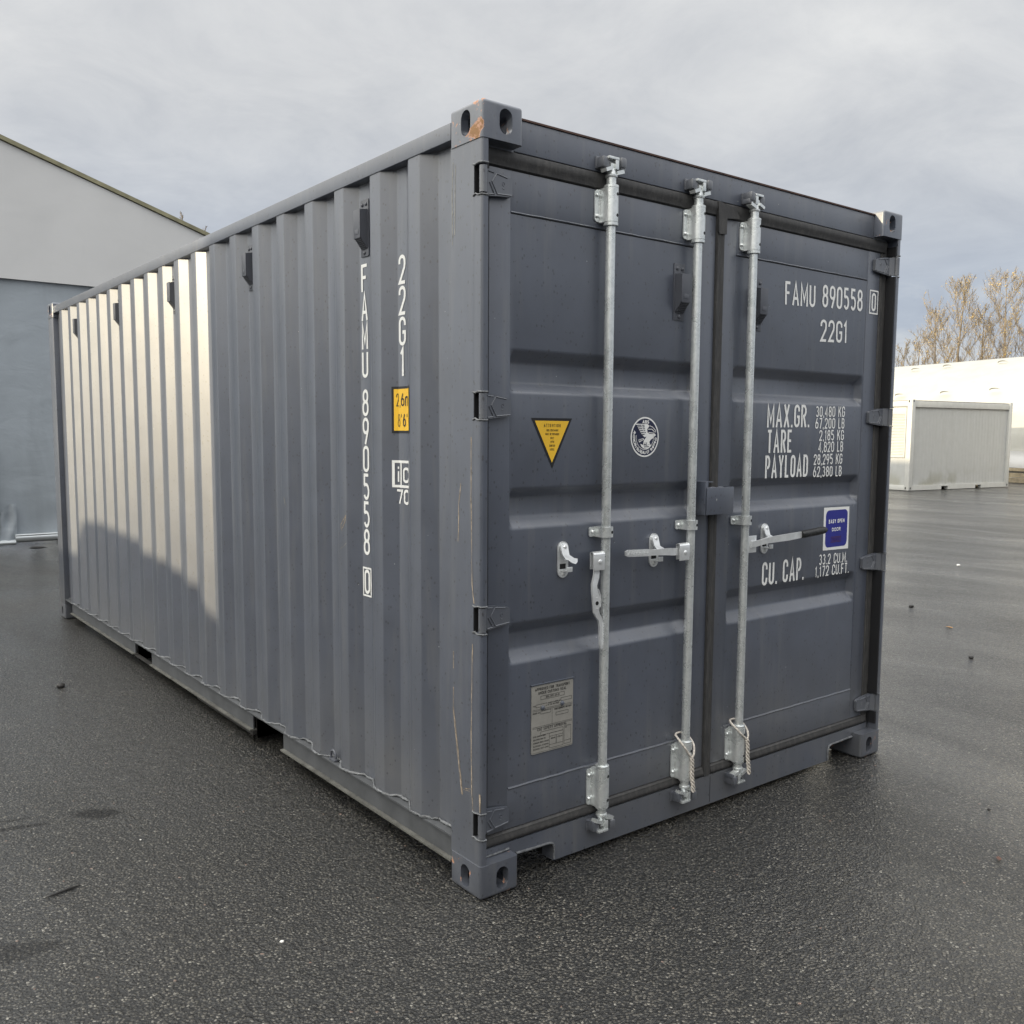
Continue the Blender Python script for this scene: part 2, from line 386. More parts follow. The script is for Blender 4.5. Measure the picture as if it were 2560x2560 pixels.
# ------------------------------------------------------------------ mesh helper
class MB:
    def __init__(s):
        s.v = []; s.f = []; s.m = []; s.cur = 0

    def add(s, verts, faces):
        o = len(s.v)
        s.v += [tuple(p) for p in verts]
        for f in faces:
            s.f.append(tuple(i + o for i in f)); s.m.append(s.cur)

    def box(s, x0, x1, y0, y1, z0, z1, b=0.0):
        if b <= 0:
            P = [(x, y, z) for z in (z0, z1) for y in (y0, y1) for x in (x0, x1)]
            s.add(P, [(0, 2, 3, 1), (4, 5, 7, 6), (0, 1, 5, 4), (2, 6, 7, 3), (0, 4, 6, 2), (1, 3, 7, 5)])
            return
        bm = bmesh.new()
        bmesh.ops.create_cube(bm, size=1.0)
        for v in bm.verts:
            v.co = Vector(((x0 + x1) / 2 + v.co.x * (x1 - x0), (y0 + y1) / 2 + v.co.y * (y1 - y0), (z0 + z1) / 2 + v.co.z * (z1 - z0)))
        bmesh.ops.bevel(bm, geom=list(bm.edges), offset=min(b, 0.45 * min(x1 - x0, y1 - y0, z1 - z0)), segments=2, affect='EDGES', profile=0.6)
        s.bm(bm)

    def bm(s, bm):
        bm.verts.index_update()
        s.add([v.co for v in bm.verts], [[v.index for v in f.verts] for f in bm.faces])
        bm.free()

    def obox(s, c, ax, ay, az, hx, hy, hz):
        """box on its own axes"""
        c = Vector(c); P = []
        for k in (-1, 1):
            for j in (-1, 1):
                for i in (-1, 1): P.append(c + ax * (i * hx) + ay * (j * hy) + az * (k * hz))
        s.add(P, [(0, 2, 3, 1), (4, 5, 7, 6), (0, 1, 5, 4), (2, 6, 7, 3), (0, 4, 6, 2), (1, 3, 7, 5)])

    def prism(s, poly, axis, a0, a1):
        """poly of 2-D points; axis 0: (y,z), 1: (x,z), 2: (x,y)"""
        def P(p, a): return {0: (a, p[0], p[1]), 1: (p[0], a, p[1]), 2: (p[0], p[1], a)}[axis]
        n = len(poly)
        V = [P(p, a0) for p in poly] + [P(p, a1) for p in poly]
        F = [tuple(range(n))[::-1], tuple(range(n, 2 * n))] + [(i, (i + 1) % n, n + (i + 1) % n, n + i) for i in range(n)]
        s.add(V, F)

    def tube(s, pts, r, n=10, caps=True):
        pts = [Vector(p) for p in pts]
        rs = r if isinstance(r, (list, tuple)) else [r] * len(pts)
        V = []; prev = None
        for i, p in enumerate(pts):
            a = pts[max(0, i - 1)]; c = pts[min(len(pts) - 1, i + 1)]
            t = (c - a).normalized()
            if prev is None:
                h = Vector((0, 0, 1)) if abs(t.z) < 0.9 else Vector((1, 0, 0))
                u = t.cross(h).normalized()
            else:
                u = (prev - t * prev.dot(t)).normalized()
            prev = u; wv = t.cross(u)
            V += [p + (u * math.cos(2 * math.pi * k / n) + wv * math.sin(2 * math.pi * k / n)) * rs[i] for k in range(n)]
        F = []
        for i in range(len(pts) - 1):
            for k in range(n):
                k2 = (k + 1) % n
                F.append((i * n + k, i * n + k2, (i + 1) * n + k2, (i + 1) * n + k))
        if caps:
            F.append(tuple(range(n))[::-1]); F.append(tuple(range((len(pts) - 1) * n, len(pts) * n)))
        s.add(V, F)

    def lathe(s, prof, cx, cy, n=20):
        """(radius, z) profile about a vertical axis"""
        V = [(cx + r * math.cos(2 * math.pi * k / n), cy + r * math.sin(2 * math.pi * k / n), z) for r, z in prof for k in range(n)]
        F = [(i * n + k, i * n + (k + 1) % n, (i + 1) * n + (k + 1) % n, (i + 1) * n + k) for i in range(len(prof) - 1) for k in range(n)]
        F += [tuple(range(n))[::-1], tuple(range((len(prof) - 1) * n, len(prof) * n))]
        s.add(V, F)

    def cyl(s, p0, p1, r, n=12): s.tube([p0, p1], r, n)

    def dome(s, c, nrm, r, h, n=10):
        nrm = Vector(nrm).normalized(); a = nrm.orthogonal().normalized(); b = nrm.cross(a); c = Vector(c)
        V = []; F = []
        for rr, hh in ((1.0, 0.0), (0.92, 0.55), (0.55, 0.92)):
            V += [c + (a * math.cos(2 * math.pi * k / n) + b * math.sin(2 * math.pi * k / n)) * r * rr + nrm * h * hh for k in range(n)]
        V.append(c + nrm * h)
        for i in range(2):
            for k in range(n): F.append((i * n + k, i * n + (k + 1) % n, (i + 1) * n + (k + 1) % n, (i + 1) * n + k))
        for k in range(n): F.append((2 * n + k, 2 * n + (k + 1) % n, 3 * n))
        s.add(V, F)

    def strip(s, sections, width_dir, closed=False):
        """sweep of a flat bar: sections = [(centre, tangent-normal thickness vec, half width vec)]"""
        V = []
        for c, t, wv in sections:
            c = Vector(c); t = Vector(t); wv = Vector(wv)
            V += [c - t - wv, c + t - wv, c + t + wv, c - t + wv]
        F = []
        n = len(sections)
        for i in range(n - 1):
            for k in range(4): F.append((i * 4 + k, i * 4 + (k + 1) % 4, (i + 1) * 4 + (k + 1) % 4, (i + 1) * 4 + k))
        F += [(0, 3, 2, 1), tuple((n - 1) * 4 + k for k in range(4))]
        s.add(V, F)

    def mesh(s, name, mats, smooth=35.0, fix=True):
        me = bpy.data.meshes.new(name)
        me.from_pydata(s.v, [], s.f)
        for m_ in (mats if isinstance(mats, (list, tuple)) else [mats]): me.materials.append(m_)
        if any(s.m): me.polygons.foreach_set('material_index', s.m)
        if fix:
            bm = bmesh.new(); bm.from_mesh(me)
            bmesh.ops.recalc_face_normals(bm, faces=bm.faces)
            bm.to_mesh(me); bm.free()
        if smooth:
            me.polygons.foreach_set('use_smooth', [True] * len(me.polygons))
            me.set_sharp_from_angle(angle=R(smooth))
        me.update()
        return me

    def build(s, name, mats, parent=None, loc=(0, 0, 0), smooth=35.0, fix=True):
        return link(name, s.mesh(name, mats, smooth, fix), parent, loc)


def link(name, me, parent=None, loc=(0, 0, 0)):
    o = bpy.data.objects.new(name, me)
    COL.objects.link(o)
    o.parent = parent
    o.location = loc
    return o


def empty(name, loc=(0, 0, 0), rz=0.0):
    o = bpy.data.objects.new(name, None); COL.objects.link(o)
    o.empty_display_size = 0.3
    o.location = loc; o.rotation_euler = (0, 0, rz)
    return o


def tag(o, label, cat, group=None, kind=None):
    o['label'] = label; o['category'] = cat
    if group: o['group'] = group
    if kind: o['kind'] = kind
    return o


def mirror_mesh(me, name, sx=1, sy=1, sz=1, off=(0, 0, 0)):
    m2 = me.copy(); m2.name = name
    m2.transform(Matrix.Translation(off) @ Matrix.Diagonal((sx, sy, sz, 1)))
    if sx * sy * sz < 0: m2.flip_normals()
    return m2


def cut(me, cutters):
    """boolean difference, evaluated once"""
    a = bpy.data.objects.new('tmp', me); COL.objects.link(a)
    tmp = [a]
    for c in cutters:
        b = bpy.data.objects.new('tmpc', c); COL.objects.link(b); tmp.append(b)
        md = a.modifiers.new('b', 'BOOLEAN'); md.object = b; md.operation = 'DIFFERENCE'; md.solver = 'EXACT'
    dg = bpy.context.evaluated_depsgraph_get(); dg.update()
    out = bpy.data.meshes.new_from_object(a.evaluated_get(dg))
    for o in tmp: bpy.data.objects.remove(o)
    return out


# ------------------------------------------------------------------ stroke lettering
def arc(cx, cy, rx, ry, a0, a1, n=8):
    return [(cx + rx * math.cos(R(a0 + (a1 - a0) * k / n)), cy + ry * math.sin(R(a0 + (a1 - a0) * k / n))) for k in range(n + 1)]


q = 0.19
OO = arc(.5, 1 - q, .5, q, 180, 0) + arc(.5, q, .5, q, 0, -180)
GLY = {
    'O': (.44, [OO + ['c']]), '0': (.44, [OO + ['c']]),
    'Q': (.44, [OO + ['c'], [(.55, .25), (1, 0)]]),
    'C': (.44, [[(1, .70)] + arc(.5, 1 - q, .5, q, 0, 180) + arc(.5, q, .5, q, 180, 360) + [(1, .30)]]),
    'G': (.44, [[(1, .72)] + arc(.5, 1 - q, .5, q, 0, 180) + arc(.5, q, .5, q, 180, 360) + [(1, .46), (.52, .46)]]),
    'U': (.44, [[(0, 1)] + arc(.5, q, .5, q, 180, 360) + [(1, 1)]]),
    'J': (.40, [[(0, .3)] + arc(.5, q, .5, q, 180, 360) + [(1, 1)]]),
    '8': (.44, [arc(.5, .80, .45, .20, 180, 0) + arc(.5, .74, .45, .20, 0, -180) + ['c'], arc(.5, .33, .5, .21, 180, 0) + arc(.5, .20, .5, .20, 0, -180) + ['c']]),
    '9': (.44, [arc(.5, .80, .5, .20, 180, 0) + arc(.5, .62, .5, .20, 0, -180) + ['c'], [(1, .66), (.97, .52), (.40, -.06)]]),
    '6': (.44, [arc(.5, .38, .5, .20, 180, 0) + arc(.5, .20, .5, .20, 0, -180) + ['c'], [(0, .34), (.03, .48), (.60, 1.06)]]),
    '5': (.44, [[(.95, 1), (.10, 1), (.06, .55)], [(.02, .55), (.30, .60)] + arc(.5, .30, .5, .30, 85, -150, 12)]),
    '2': (.44, [[(0, .72)] + arc(.5, 1 - q, .5, q, 180, 0) + [(1, .70), (.93, .56), (.02, 0), (1.06, 0)]]),
    '1': (.26, [[(-.15, .80), (.62, 1.0), (.62, -.06)]]),
    '3': (.42, [arc(.48, .77, .46, .23, 155, -75, 10) + arc(.5, .27, .5, .27, 75, -155, 10)]),
    '4': (.44, [[(.74, -.06), (.74, 1), (0, .26), (1.06, .26)]]),
    '7': (.42, [[(-.06, 1), (1, 1), (.34, -.06)]]),
    'A': (.48, [[(-.02, -.06), (.5, 1.03), (1.02, -.06)], [(.20, .28), (.80, .28)]]),
    'M': (.54, [[(0, -.06), (0, 1), (.5, .22), (1, 1), (1, -.06)]]),
    'N': (.46, [[(0, -.06), (0, 1), (1, 0), (1, 1.06)]]),
    'F': (.40, [[(0, -.06), (0, 1), (1.06, 1)], [(.1, .52), (.85, .52)]]),
    'E': (.40, [[(1.06, 0), (0, 0), (0, 1), (1.06, 1)], [(.12, .52), (.9, .52)]]),
    'L': (.38, [[(0, 1.06), (0, 0), (1.06, 0)]]),
    'T': (.42, [[(-.06, 1), (1.06, 1)], [(.5, .94), (.5, -.06)]]),
    'I': (.14, [[(.5, -.06), (.5, 1.06)]]),
    'P': (.42, [[(0, -.06), (0, 1), (.5, 1)] + arc(.5, .73, .5, .27, 80, -90, 8) + [(.1, .46)]]),
    'R': (.43, [[(0, -.06), (0, 1), (.5, 1)] + arc(.5, .75, .5, .25, 80, -90, 8) + [(.1, .50)], [(.50, .48), (1.0, -.06)]]),
    'B': (.43, [[(.0, 0), (0, 1), (.5, 1)] + arc(.5, .77, .45, .23, 80, -90, 8) + [(.12, .54)], [(.62, .51)] + arc(.5, .26, .5, .26, 75, -90, 8) + [(.1, 0)]]),
    'D': (.44, [[(0, 0), (0, 1), (.5, 1)] + arc(.5, .75, .5, .25, 85, 0, 5) + arc(.5, .25, .5, .25, 0, -90, 5) + ['c']]),
    'K': (.46, [[(0, -.06), (0, 1.06)], [(.05, .40), (1.0, 1.06)], [(.36, .60), (1.04, -.06)]]),
    'X': (.46, [[(0, -.06), (1, 1.06)], [(0, 1.06), (1, -.06)]]),
    'Y': (.46, [[(0, 1.06), (.5, .46), (1, 1.06)], [(.5, .46), (.5, -.06)]]),
    'V': (.46, [[(0, 1.06), (.5, -.02), (1, 1.06)]]),
    'W': (.60, [[(0, 1.06), (.26, -.02), (.5, .80), (.74, -.02), (1, 1.06)]]),
    'H': (.44, [[(0, -.06), (0, 1.06)], [(1, -.06), (1, 1.06)], [(.08, .52), (.92, .52)]]),
    'S': (.42, [arc(.5, .76, .48, .24, 20, 250, 10) + arc(.5, .25, .5, .25, 80, -165, 10)]),
    '-': (.30, [[(0, .45), (1, .45)]]),
    '.': (.13, [[(.5, -.06), (.5, .07)]]),
    ',': (.13, [[(.75, .08), (.3, -.16)]]),
    "'": (.12, [[(.5, 1.05), (.5, .76)]]),
    'i': (.14, [[(.5, -.06), (.5, .70)], [(.5, .86), (.5, 1.03)]]),
    'c': (.42, [[(1, .52)] + arc(.5, .58, .5, .2, 20, 180) + arc(.5, .18, .5, .2, 180, 340) + [(1, .25)]]),
    'm': (.62, [[(0, -.06), (0, .76)], [(.0, .50)] + arc(.25, .56, .25, .18, 160, 0, 6) + [(.5, -.06)], [(.5, .50)] + arc(.75, .56, .25, .18, 160, 0, 6) + [(1, -.06)]]),
}


def ribbon(mb, pts, wd, fmap, k, closed=False):
    n = len(pts)
    if n < 2: return
    P = [Vector((p[0], p[1])) for p in pts]
    L = []
    for i in range(n):
        if closed: a, b, c = P[i - 1], P[i], P[(i + 1) % n]
        else: a, b, c = P[max(i - 1, 0)], P[i], P[min(i + 1, n - 1)]
        d1 = (b - a); d2 = (c - b)
        if d1.length < 1e-9: d1 = d2
        if d2.length < 1e-9: d2 = d1
        d1 = d1.normalized(); d2 = d2.normalized()
        n1 = Vector((-d1.y, d1.x)); n2 = Vector((-d2.y, d2.x))
        mm = n1 + n2
        if mm.length < 0.2: mm = n1
        mm = mm.normalized()
        s_ = 1.0 / max(mm.dot(n1), 0.42)
        L.append((b + mm * (wd / 2 * s_), b - mm * (wd / 2 * s_)))
    V = []; F = []
    for a, b in L: V += [fmap(a.x, a.y, k), fmap(b.x, b.y, k)]
    m = n if closed else n - 1
    for i in range(m):
        j = (i + 1) % n
        F.append((2 * i, 2 * i + 1, 2 * j + 1, 2 * j))
    mb.add(V, F)


def glyph(mb, ch, x, y, wdt, h, st, fmap, k0=0):
    if ch not in GLY: return
    _, strokes = GLY[ch]
    for i, sk in enumerate(strokes):
        closed = sk[-1] == 'c'
        pts = sk[:-1] if closed else sk
        pts = [(x + st / 2 + p[0] * (wdt - st), y + st / 2 + p[1] * (h - st)) for p in pts]
        if closed:
            pp = []
            for p in pts:
                if not pp or (abs(p[0] - pp[-1][0]) + abs(p[1] - pp[-1][1])) > 1e-6: pp.append(p)
            if abs(pp[0][0] - pp[-1][0]) + abs(pp[0][1] - pp[-1][1]) < 1e-6: pp.pop()
            pts = pp
        ribbon(mb, pts, st, fmap, k0 + i, closed)


def natural(s_, gap):
    return sum((GLY[c][0] if c in GLY else 0.24) + gap for c in s_) - gap


def text(mb, s_, p0, p1, h, fmap=None, st=None, gap=0.115, y=None):
    """text between two (x,z) baseline points on a door-like plane; stretched to fit"""
    st = st or h * 0.118
    du = Vector((p1[0] - p0[0], p1[1] - p0[1])); Wt = du.length; du.normalize(); dv = Vector((-du.y, du.x))
    k = Wt / natural(s_, gap)
    yy = y
    f = fmap or (lambda a, b, kk: (p0[0] + du.x * a + dv.x * b, yy - 0.00025 * kk, p0[1] + du.y * a + dv.y * b))
    x = 0.0
    for c in s_:
        w_ = (GLY[c][0] if c in GLY else 0.24) * k
        glyph(mb, c, x, 0.0, w_, h, min(st, w_ * 0.9), f)
        x += w_ + gap * k


def rect_line(mb, x0, x1, z0, z1, t, y):
    f = lambda a, b, kk: (a, y, b)
    ribbon(mb, [(x0, z0), (x1, z0), (x1, z1), (x0, z1)], t, f, 0, True)


def fillet(poly, r=0.006):
    """soften the corners of an open 2-D polyline"""
    out = [poly[0]]
    for i in range(1, len(poly) - 1):
        a, b, c = Vector(poly[i - 1]), Vector(poly[i]), Vector(poly[i + 1])
        k = min(r, 0.4 * (b - a).length, 0.4 * (c - b).length)
        p = b + (a - b).normalized() * k; q_ = b + (c - b).normalized() * k
        m = (p + q_) / 2 * 0.5 + b * 0.5
        out += [tuple(p), tuple(m), tuple(q_)]
    out.append(poly[-1])
    return out

# ------------------------------------------------------------------ ground
g = MB(); g.add([(-600, -600, 0), (600, -600, 0), (600, 600, 0), (-600, 600, 0)], [(0, 1, 2, 3)])
ground = g.build('ground', M['asphalt'], smooth=0, fix=False)
ground['kind'] = 'structure'; ground['label'] = 'damp dark asphalt yard'

# ------------------------------------------------------------------ the shipping container
W, L, H = 2.438, 6.058, 2.591
box = tag(empty('shipping_container'), 'dark grey steel shipping container with white lettering and three galvanised lock rods', 'container')

# corner castings: thick hollow blocks with oval holes
def casting():
    bm = bmesh.new()
    bmesh.ops.create_cube(bm, size=1.0)
    for v in bm.verts: v.co = Vector(((v.co.x + .5) * .162, (v.co.y + .5) * .178, (v.co.z + .5) * .118))
    e = [x for x in bm.edges if all(abs(v.co.z) < 1e-5 for v in x.verts) or
         (abs(x.verts[0].co.z - x.verts[1].co.z) > .05 and (abs(x.verts[0].co.x) < 1e-5 or abs(x.verts[0].co.y) < 1e-5))]
    bmesh.ops.bevel(bm, geom=e, offset=.0125, segments=4, affect='EDGES', profile=0.5)
    me = bpy.data.meshes.new('corner_casting'); bm.to_mesh(me); bm.free()
    me.materials.append(M['paint_worn'])
    cs = []
    def slot(axis, c1, c2, hw, hh, a0, a1):
        n = 9; pts = []
        for k in range(n): pts.append((c1 + hw * math.cos(R(180 * k / (n - 1))), c2 + hh - hw + hw * math.sin(R(180 * k / (n - 1)))))
        for k in range(n): pts.append((c1 + hw * math.cos(R(180 + 180 * k / (n - 1))), c2 - hh + hw + hw * math.sin(R(180 + 180 * k / (n - 1)))))
        m = MB(); m.prism(pts, axis, a0, a1); return m.mesh('c', M['paint'], 0)
    m = MB(); m.box(.029, .1375, .029, .1535, .029, .095); cs.append(m.mesh('c', M['paint'], 0))
    cs.append(slot(0, .089, .0575, .0255, .0395, -.02, .06))
    cs.append(slot(1, .0925, .0575, .0255, .0395, -.02, .06))
    m = MB(); m.prism([(.0845 + .0325 * math.cos(R(a)), .0965 + .055 * math.sin(R(a))) for a in range(0, 360, 20)], 2, -.02, .06); cs.append(m.mesh('c', M['paint'], 0))
    out = cut(me, cs)
    out.polygons.foreach_set('use_smooth', [True] * len(out.polygons)); out.set_sharp_from_angle(angle=R(48))
    out.name = 'corner_casting'
    return out

cme = casting()
for sx in (0, 1):
    for sy in (0, 1):
        for sz in (0, 1):
            me = mirror_mesh(cme, 'corner_casting', -1 if sx else 1, -1 if sy else 1, -1 if sz else 1, (W if sx else 0, L if sy else 0, H if sz else 0))
            o = link('corner_casting', me, box)
            if (sx, sy, sz) == (0, 0, 1): o['label'] = 'near top corner casting with paint worn to orange primer'

# corner posts of the door end, notched for the hinges
SLOTS = [(.211, .296), (.910, .995), (1.606, 1.690), (2.305, 2.396)]
def door_post():
    m = MB()
    m.prism([(.003, .047), (.003, .176), (.006, .179), (.050, .179), (.078, .102), (.029, .100), (.029, .047)], 2, .116, 2.475)
    zz = [.116] + [z for s_ in SLOTS for z in s_] + [2.475]
    for a, b in zip(zz[0::2], zz[1::2]):
        m.prism([(.003, .0475), (.003, .014), (.0045, .0085), (.0085, .0045), (.014, .003), (.026, .003), (.029, .006), (.029, .0475)], 2, a, b)
    m.cur = 1
    for a, b in SLOTS:                                  # dark mouth behind each hinge
        m.box(.0045, .034, .0440, .0468, a + .001, b - .001)
    m.cur = 2
    for a, b in SLOTS:                                  # flame-cut, welded notch edges
        m.tube([(.002, .050, a - .002), (.0015, .036, a + .003), (.0015, .022, a - .003), (.003, .008, a - .002), (.012, .002, a - .003), (.026, .002, a - .003)], .0032, 6)
        m.tube([(.002, .050, b + .003), (.0015, .036, b), (.0015, .020, b + .004), (.004, .006, b + .003), (.012, .002, b + .003), (.026, .002, b + .003)], .0032, 6)
    return m
pm = door_post().mesh('corner_post', [M['paint'], M['hole'], M['bead']])
post_l = link('corner_post', pm, box)
link('corner_post', mirror_mesh(pm, 'corner_post', -1, 1, 1, (W, 0, 0)), box)
for x0, x1 in ((.003, .12), (W - .12, W - .003)):
    m = MB(); m.box(x0, x1, 5.888, L - .003, .116, 2.475, .008); m.build('corner_post', M['paint'], box)

# scratches through to the primer on the near post
def scratch(paths, wd, name, mt, x=.0024):
    for pts in paths:
        m = MB()
        P = []
        for (a, b) in zip(pts, pts[1:]):
            n = max(2, int(math.dist(a, b) / .02))
            P += [(a[0] + (b[0] - a[0]) * k / n + rnd.uniform(-.0006, .0006), a[1] + (b[1] - a[1]) * k / n) for k in range(n)]
        P.append(pts[-1])
        V = []
        for p in P:
            w_ = wd * rnd.uniform(.35, 1.25)
            V += [(x, p[0] + w_, p[1]), (x, p[0] - w_, p[1])]
        m.add(V, [(2 * k, 2 * k + 1, 2 * k + 3, 2 * k + 2) for k in range(len(P) - 1)])
        m.build(name, mt, post_l, smooth=0, fix=False)
scratch([[(.162, .824), (.162, .765)], [(.1625, .70), (.162, .628), (.137, .501), (.107, .337)], [(.166, .63), (.142, .50), (.112, .338)],
         [(.051, .869), (.054, .74), (.058, .547), (.053, .354), (.045, .293)], [(.107, .362), (.085, .366), (.058, .372)],
         [(.060, 1.549), (.060, 1.346), (.059, 1.316), (.054, 1.064), (.042, 1.005)], [(.118, 1.396), (.131, 1.326), (.131, 1.241), (.135, 1.202)]], .0019, 'scratch', M['primer'])
scratch([[(.103, .357), (.080, .360), (.060, .362)], [(.090, .364), (.062, .372)], [(.008, .369), (.007, .306)]], .0052, 'scratch', M['primer'])
scratch([[(.162, 2.43), (.168, 2.33), (.166, 2.17)], [(.150, 2.42), (.154, 2.2)]], .0018, 'scratch', M['palescuff'])

# top side rails, roof, header, sill
for sx in (0, 1):
    m = MB(); a, b = (.004, .064) if not sx else (W - .064, W - .004)
    m.box(a, b, .179, 5.88, 2.503, 2.559, .004); m.build('top_rail', M['paint'], box)
m = MB(); m.box(.04, W - .04, .121, 5.94, 2.545, 2.568); m.build('roof', M['paint'], box)
m = MB(); m.box(.163, W - .163, .050, .120, 2.468, 2.570, .003)
hdr = None
m.box(.05, .1635, .0515, .120, 2.4405, 2.4730); m.box(W - .1635, W - .05, .0515, .120, 2.4405, 2.4730)
m.cur = 1; m.box(.163, W - .163, .046, .124, 2.5705, 2.5765)
hdr = m.build('door_header', [M['paint'], M['rustedge']], box)
m = MB()
sp = [(.045, .147), (.045, .119), (.165, .119), (.165, .100), (.340, .096), (.356, .090), (.362, .076), (.362, .022), (2.070, .022), (2.070, .078), (2.076, .090), (2.092, .096), (2.273, .100), (2.273, .119), (W - .045, .119), (W - .045, .147)]
m.prism(sp, 1, .050, .112)
m.cur = 1
m.tube([(.19, .048, .0985), (.26, .047, .0965), (.340, .047, .0945), (.357, .047, .089), (.3635, .047, .076), (.3635, .047, .03)], .0045, 7)
m.tube([(2.07, .047, .026), (2.0685, .047, .078), (2.076, .047, .0915), (2.092, .047, .0975), (2.16, .047, .0985), (2.27, .047, .101)], .0045, 7)
m.tube([(.045, .049, .1215), (.11, .049, .122), (.158, .049, .1245)], .004, 6)
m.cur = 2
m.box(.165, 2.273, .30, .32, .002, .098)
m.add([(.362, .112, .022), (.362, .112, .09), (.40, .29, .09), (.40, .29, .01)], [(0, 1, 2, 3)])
sill = m.build('door_sill', [M['paint'], M['bead'], M['dark']], box)
m = MB(); m.box(1.2215, 1.2225, .0488, .0500, .030, .140); m.build('seam', M['hole'], sill)
# floor frame
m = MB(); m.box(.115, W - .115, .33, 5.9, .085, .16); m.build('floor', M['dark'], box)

# corrugated walls
DA = [.374, .643, .926, 1.193, 1.474, 1.748, 2.024] + [2.2995 + .2755 * k for k in range(13)]
XA, XC = .008, .044
prof = [(.178, XC)]
for a in DA: prof += [(a - .065, XC), (a, XA), (a + .073, XA), (a + .138, XC)]
prof.append((5.89, XC))
pf = fillet(prof, .004)
def wall_mesh(pts, z0, z1):
    m = MB()
    V = []
    for y, x in pts: V += [(x, y, z0), (x, y, z1)]
    m.add(V, [(2 * k, 2 * k + 1, 2 * k + 3, 2 * k + 2) for k in range(len(pts) - 1)])
    return m
sw = wall_mesh(pf, .166, 2.5045).mesh('side_wall', M['paint'], 50, fix=False)
side = link('side_wall', sw, box)
link('side_wall', mirror_mesh(sw, 'side_wall', -1, 1, 1, (W, 0, 0)), box)
m = MB(); V = []
ep = []
for k in range(9):
    a = .15 + k * .25
    ep += [(a, 6.008), (a + .06, 6.044), (a + .125, 6.044), (a + .185, 6.008)]
ep = [(.1, 6.008)] + ep + [(W - .1, 6.008)]
for x, y in ep: V += [(x, y, .166), (x, y, 2.5045)]
m.add(V, [(2 * k, 2 * k + 1, 2 * k + 3, 2 * k + 2) for k in range(len(ep) - 1)])
m.box(.12, W - .12, 5.95, 6.05, .03, .165); m.box(.12, W - .12, 5.95, 6.05, 2.505, 2.57)
m.build('end_wall', M['paint'], box, smooth=40)

# bottom side rails with fork pockets
def rail():
    m = MB()
    m.box(.006, .12, .179, 5.889, .1595, .1660)
    segs = [(.179, 1.600), (1.960, 3.600), (3.960, 5.700)]
    for a, b in segs:
        m.box(.018, .024, a, b, .080, .1595)
        m.cur = 1; m.box(.001, .040, a + .001, b - .001, .0720, .0798); m.cur = 0
    m.cur = 2
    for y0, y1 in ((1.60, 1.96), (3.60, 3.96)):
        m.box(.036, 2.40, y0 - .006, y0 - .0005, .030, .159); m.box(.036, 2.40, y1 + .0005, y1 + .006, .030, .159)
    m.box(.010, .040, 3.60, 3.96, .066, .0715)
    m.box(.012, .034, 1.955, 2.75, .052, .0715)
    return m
rl = rail().mesh('bottom_rail', [M['paint_dusty'], M['lip'], M['dark']])
rail_l = link('bottom_rail', rl, box)
link('bottom_rail', mirror_mesh(rl, 'bottom_rail', -1, 1, 1, (W, 0, 0)), box)
m = MB()
bp = []
for (p, q_) in zip(prof, prof[1:]):
    n = max(2, int(math.dist(p, q_) / .013))
    bp += [(p[1] + (q_[1] - p[1]) * k / n, p[0] + (q_[0] - p[0]) * k / n) for k in range(n)]
bp = [(x - .004 + rnd.uniform(-.002, .0012), y, .1685 + rnd.uniform(-.0015, .003) + (.003 if x > .03 else 0)) for x, y in bp]
m.tube(bp, [rnd.uniform(.0030, .0075) for _ in bp], 6)
m.build('weld_bead', M['bead'], rail_l, smooth=60)
# lashing ring
m = MB(); m.tube([(.020, 1.095 + .022 * math.cos(R(a)), .186 + .026 * math.sin(R(a))) for a in range(-20, 205, 15)], .0055, 8)
m.box(.012, .034, 1.070, 1.122, .166, .176, .003); m.build('lashing_ring', M['vent'], rail_l)

# ventilators
def vent_mesh():
    m = MB()
    m.box(-.030, .030, -.004, 0, 0, .212, .0018)
    m.prism([(-.004, .174), (-.036, .168), (-.036, .068), (-.004, .028)], 0, -.023, .025)
    m.box(-.024, .026, -.0385, -.036, .064, .170, .001)
    for k in range(7):                                                            # louvre ribs on the sloping mouth
        t = (k + .5) / 7; y = -.036 + .032 * t; z = .068 - .040 * t
        m.obox((.001, y - .0012, z - .0012), Vector((1, 0, 0)), Vector((0, .62, -.78)), Vector((0, .78, .62)), .021, .0014, .0018)
    m.box(-.012, .015, -.0397, -.0385, .078, .096, .0004)
    for x, z in ((-.014, .193), (.014, .193), (0, .014)): m.dome((x, -.004, z), (0, -1, 0), .007, .006)
    return m
vme = vent_mesh().mesh('vent', M['vent'])
for k in (1, 5, 9, 13, 17):
    yc = DA[k] + .073 + .065 + .034
    o = link('vent', vme, side, (XC - .001, yc - .001, 2.2300)); o.rotation_euler = (0, 0, -math.pi / 2)

# lettering on the long side
def column(s_, yc, z0, pitch, wd=.048, h=.104):
    m = MB(); z = z0
    for c in s_:
        ww = wd if c != '1' else wd * .62
        f = lambda a, b, kk, zz=z, w_=ww: (XC - .0016 - .0002 * kk, yc + w_ / 2 - a, zz + b)
        glyph(m, c, 0, 0, ww, h, .0122, f); z -= pitch
    return m
YF, Y2 = .8255, .5475
column('FAMU', YF, 2.1005, .1093).build('lettering', M['white'], side, smooth=0, fix=False)
column('890558', YF, 1.6245, .1091).build('lettering', M['white'], side, smooth=0, fix=False)
m = column('0', YF, .923, .1, wd=.045, h=.098)
f = lambda a, b, kk: (XC - .0016, YF + .034 - a, .9125 + b)
ribbon(m, [(.0035, .0035), (.0645, .0035), (.0645, .1135), (.0035, .1135)], .007, f, 0, True)
m.build('lettering', M['white'], side, smooth=0, fix=False)
column('22G1', Y2, 2.096, .1097).build('lettering', M['white'], side, smooth=0, fix=False)

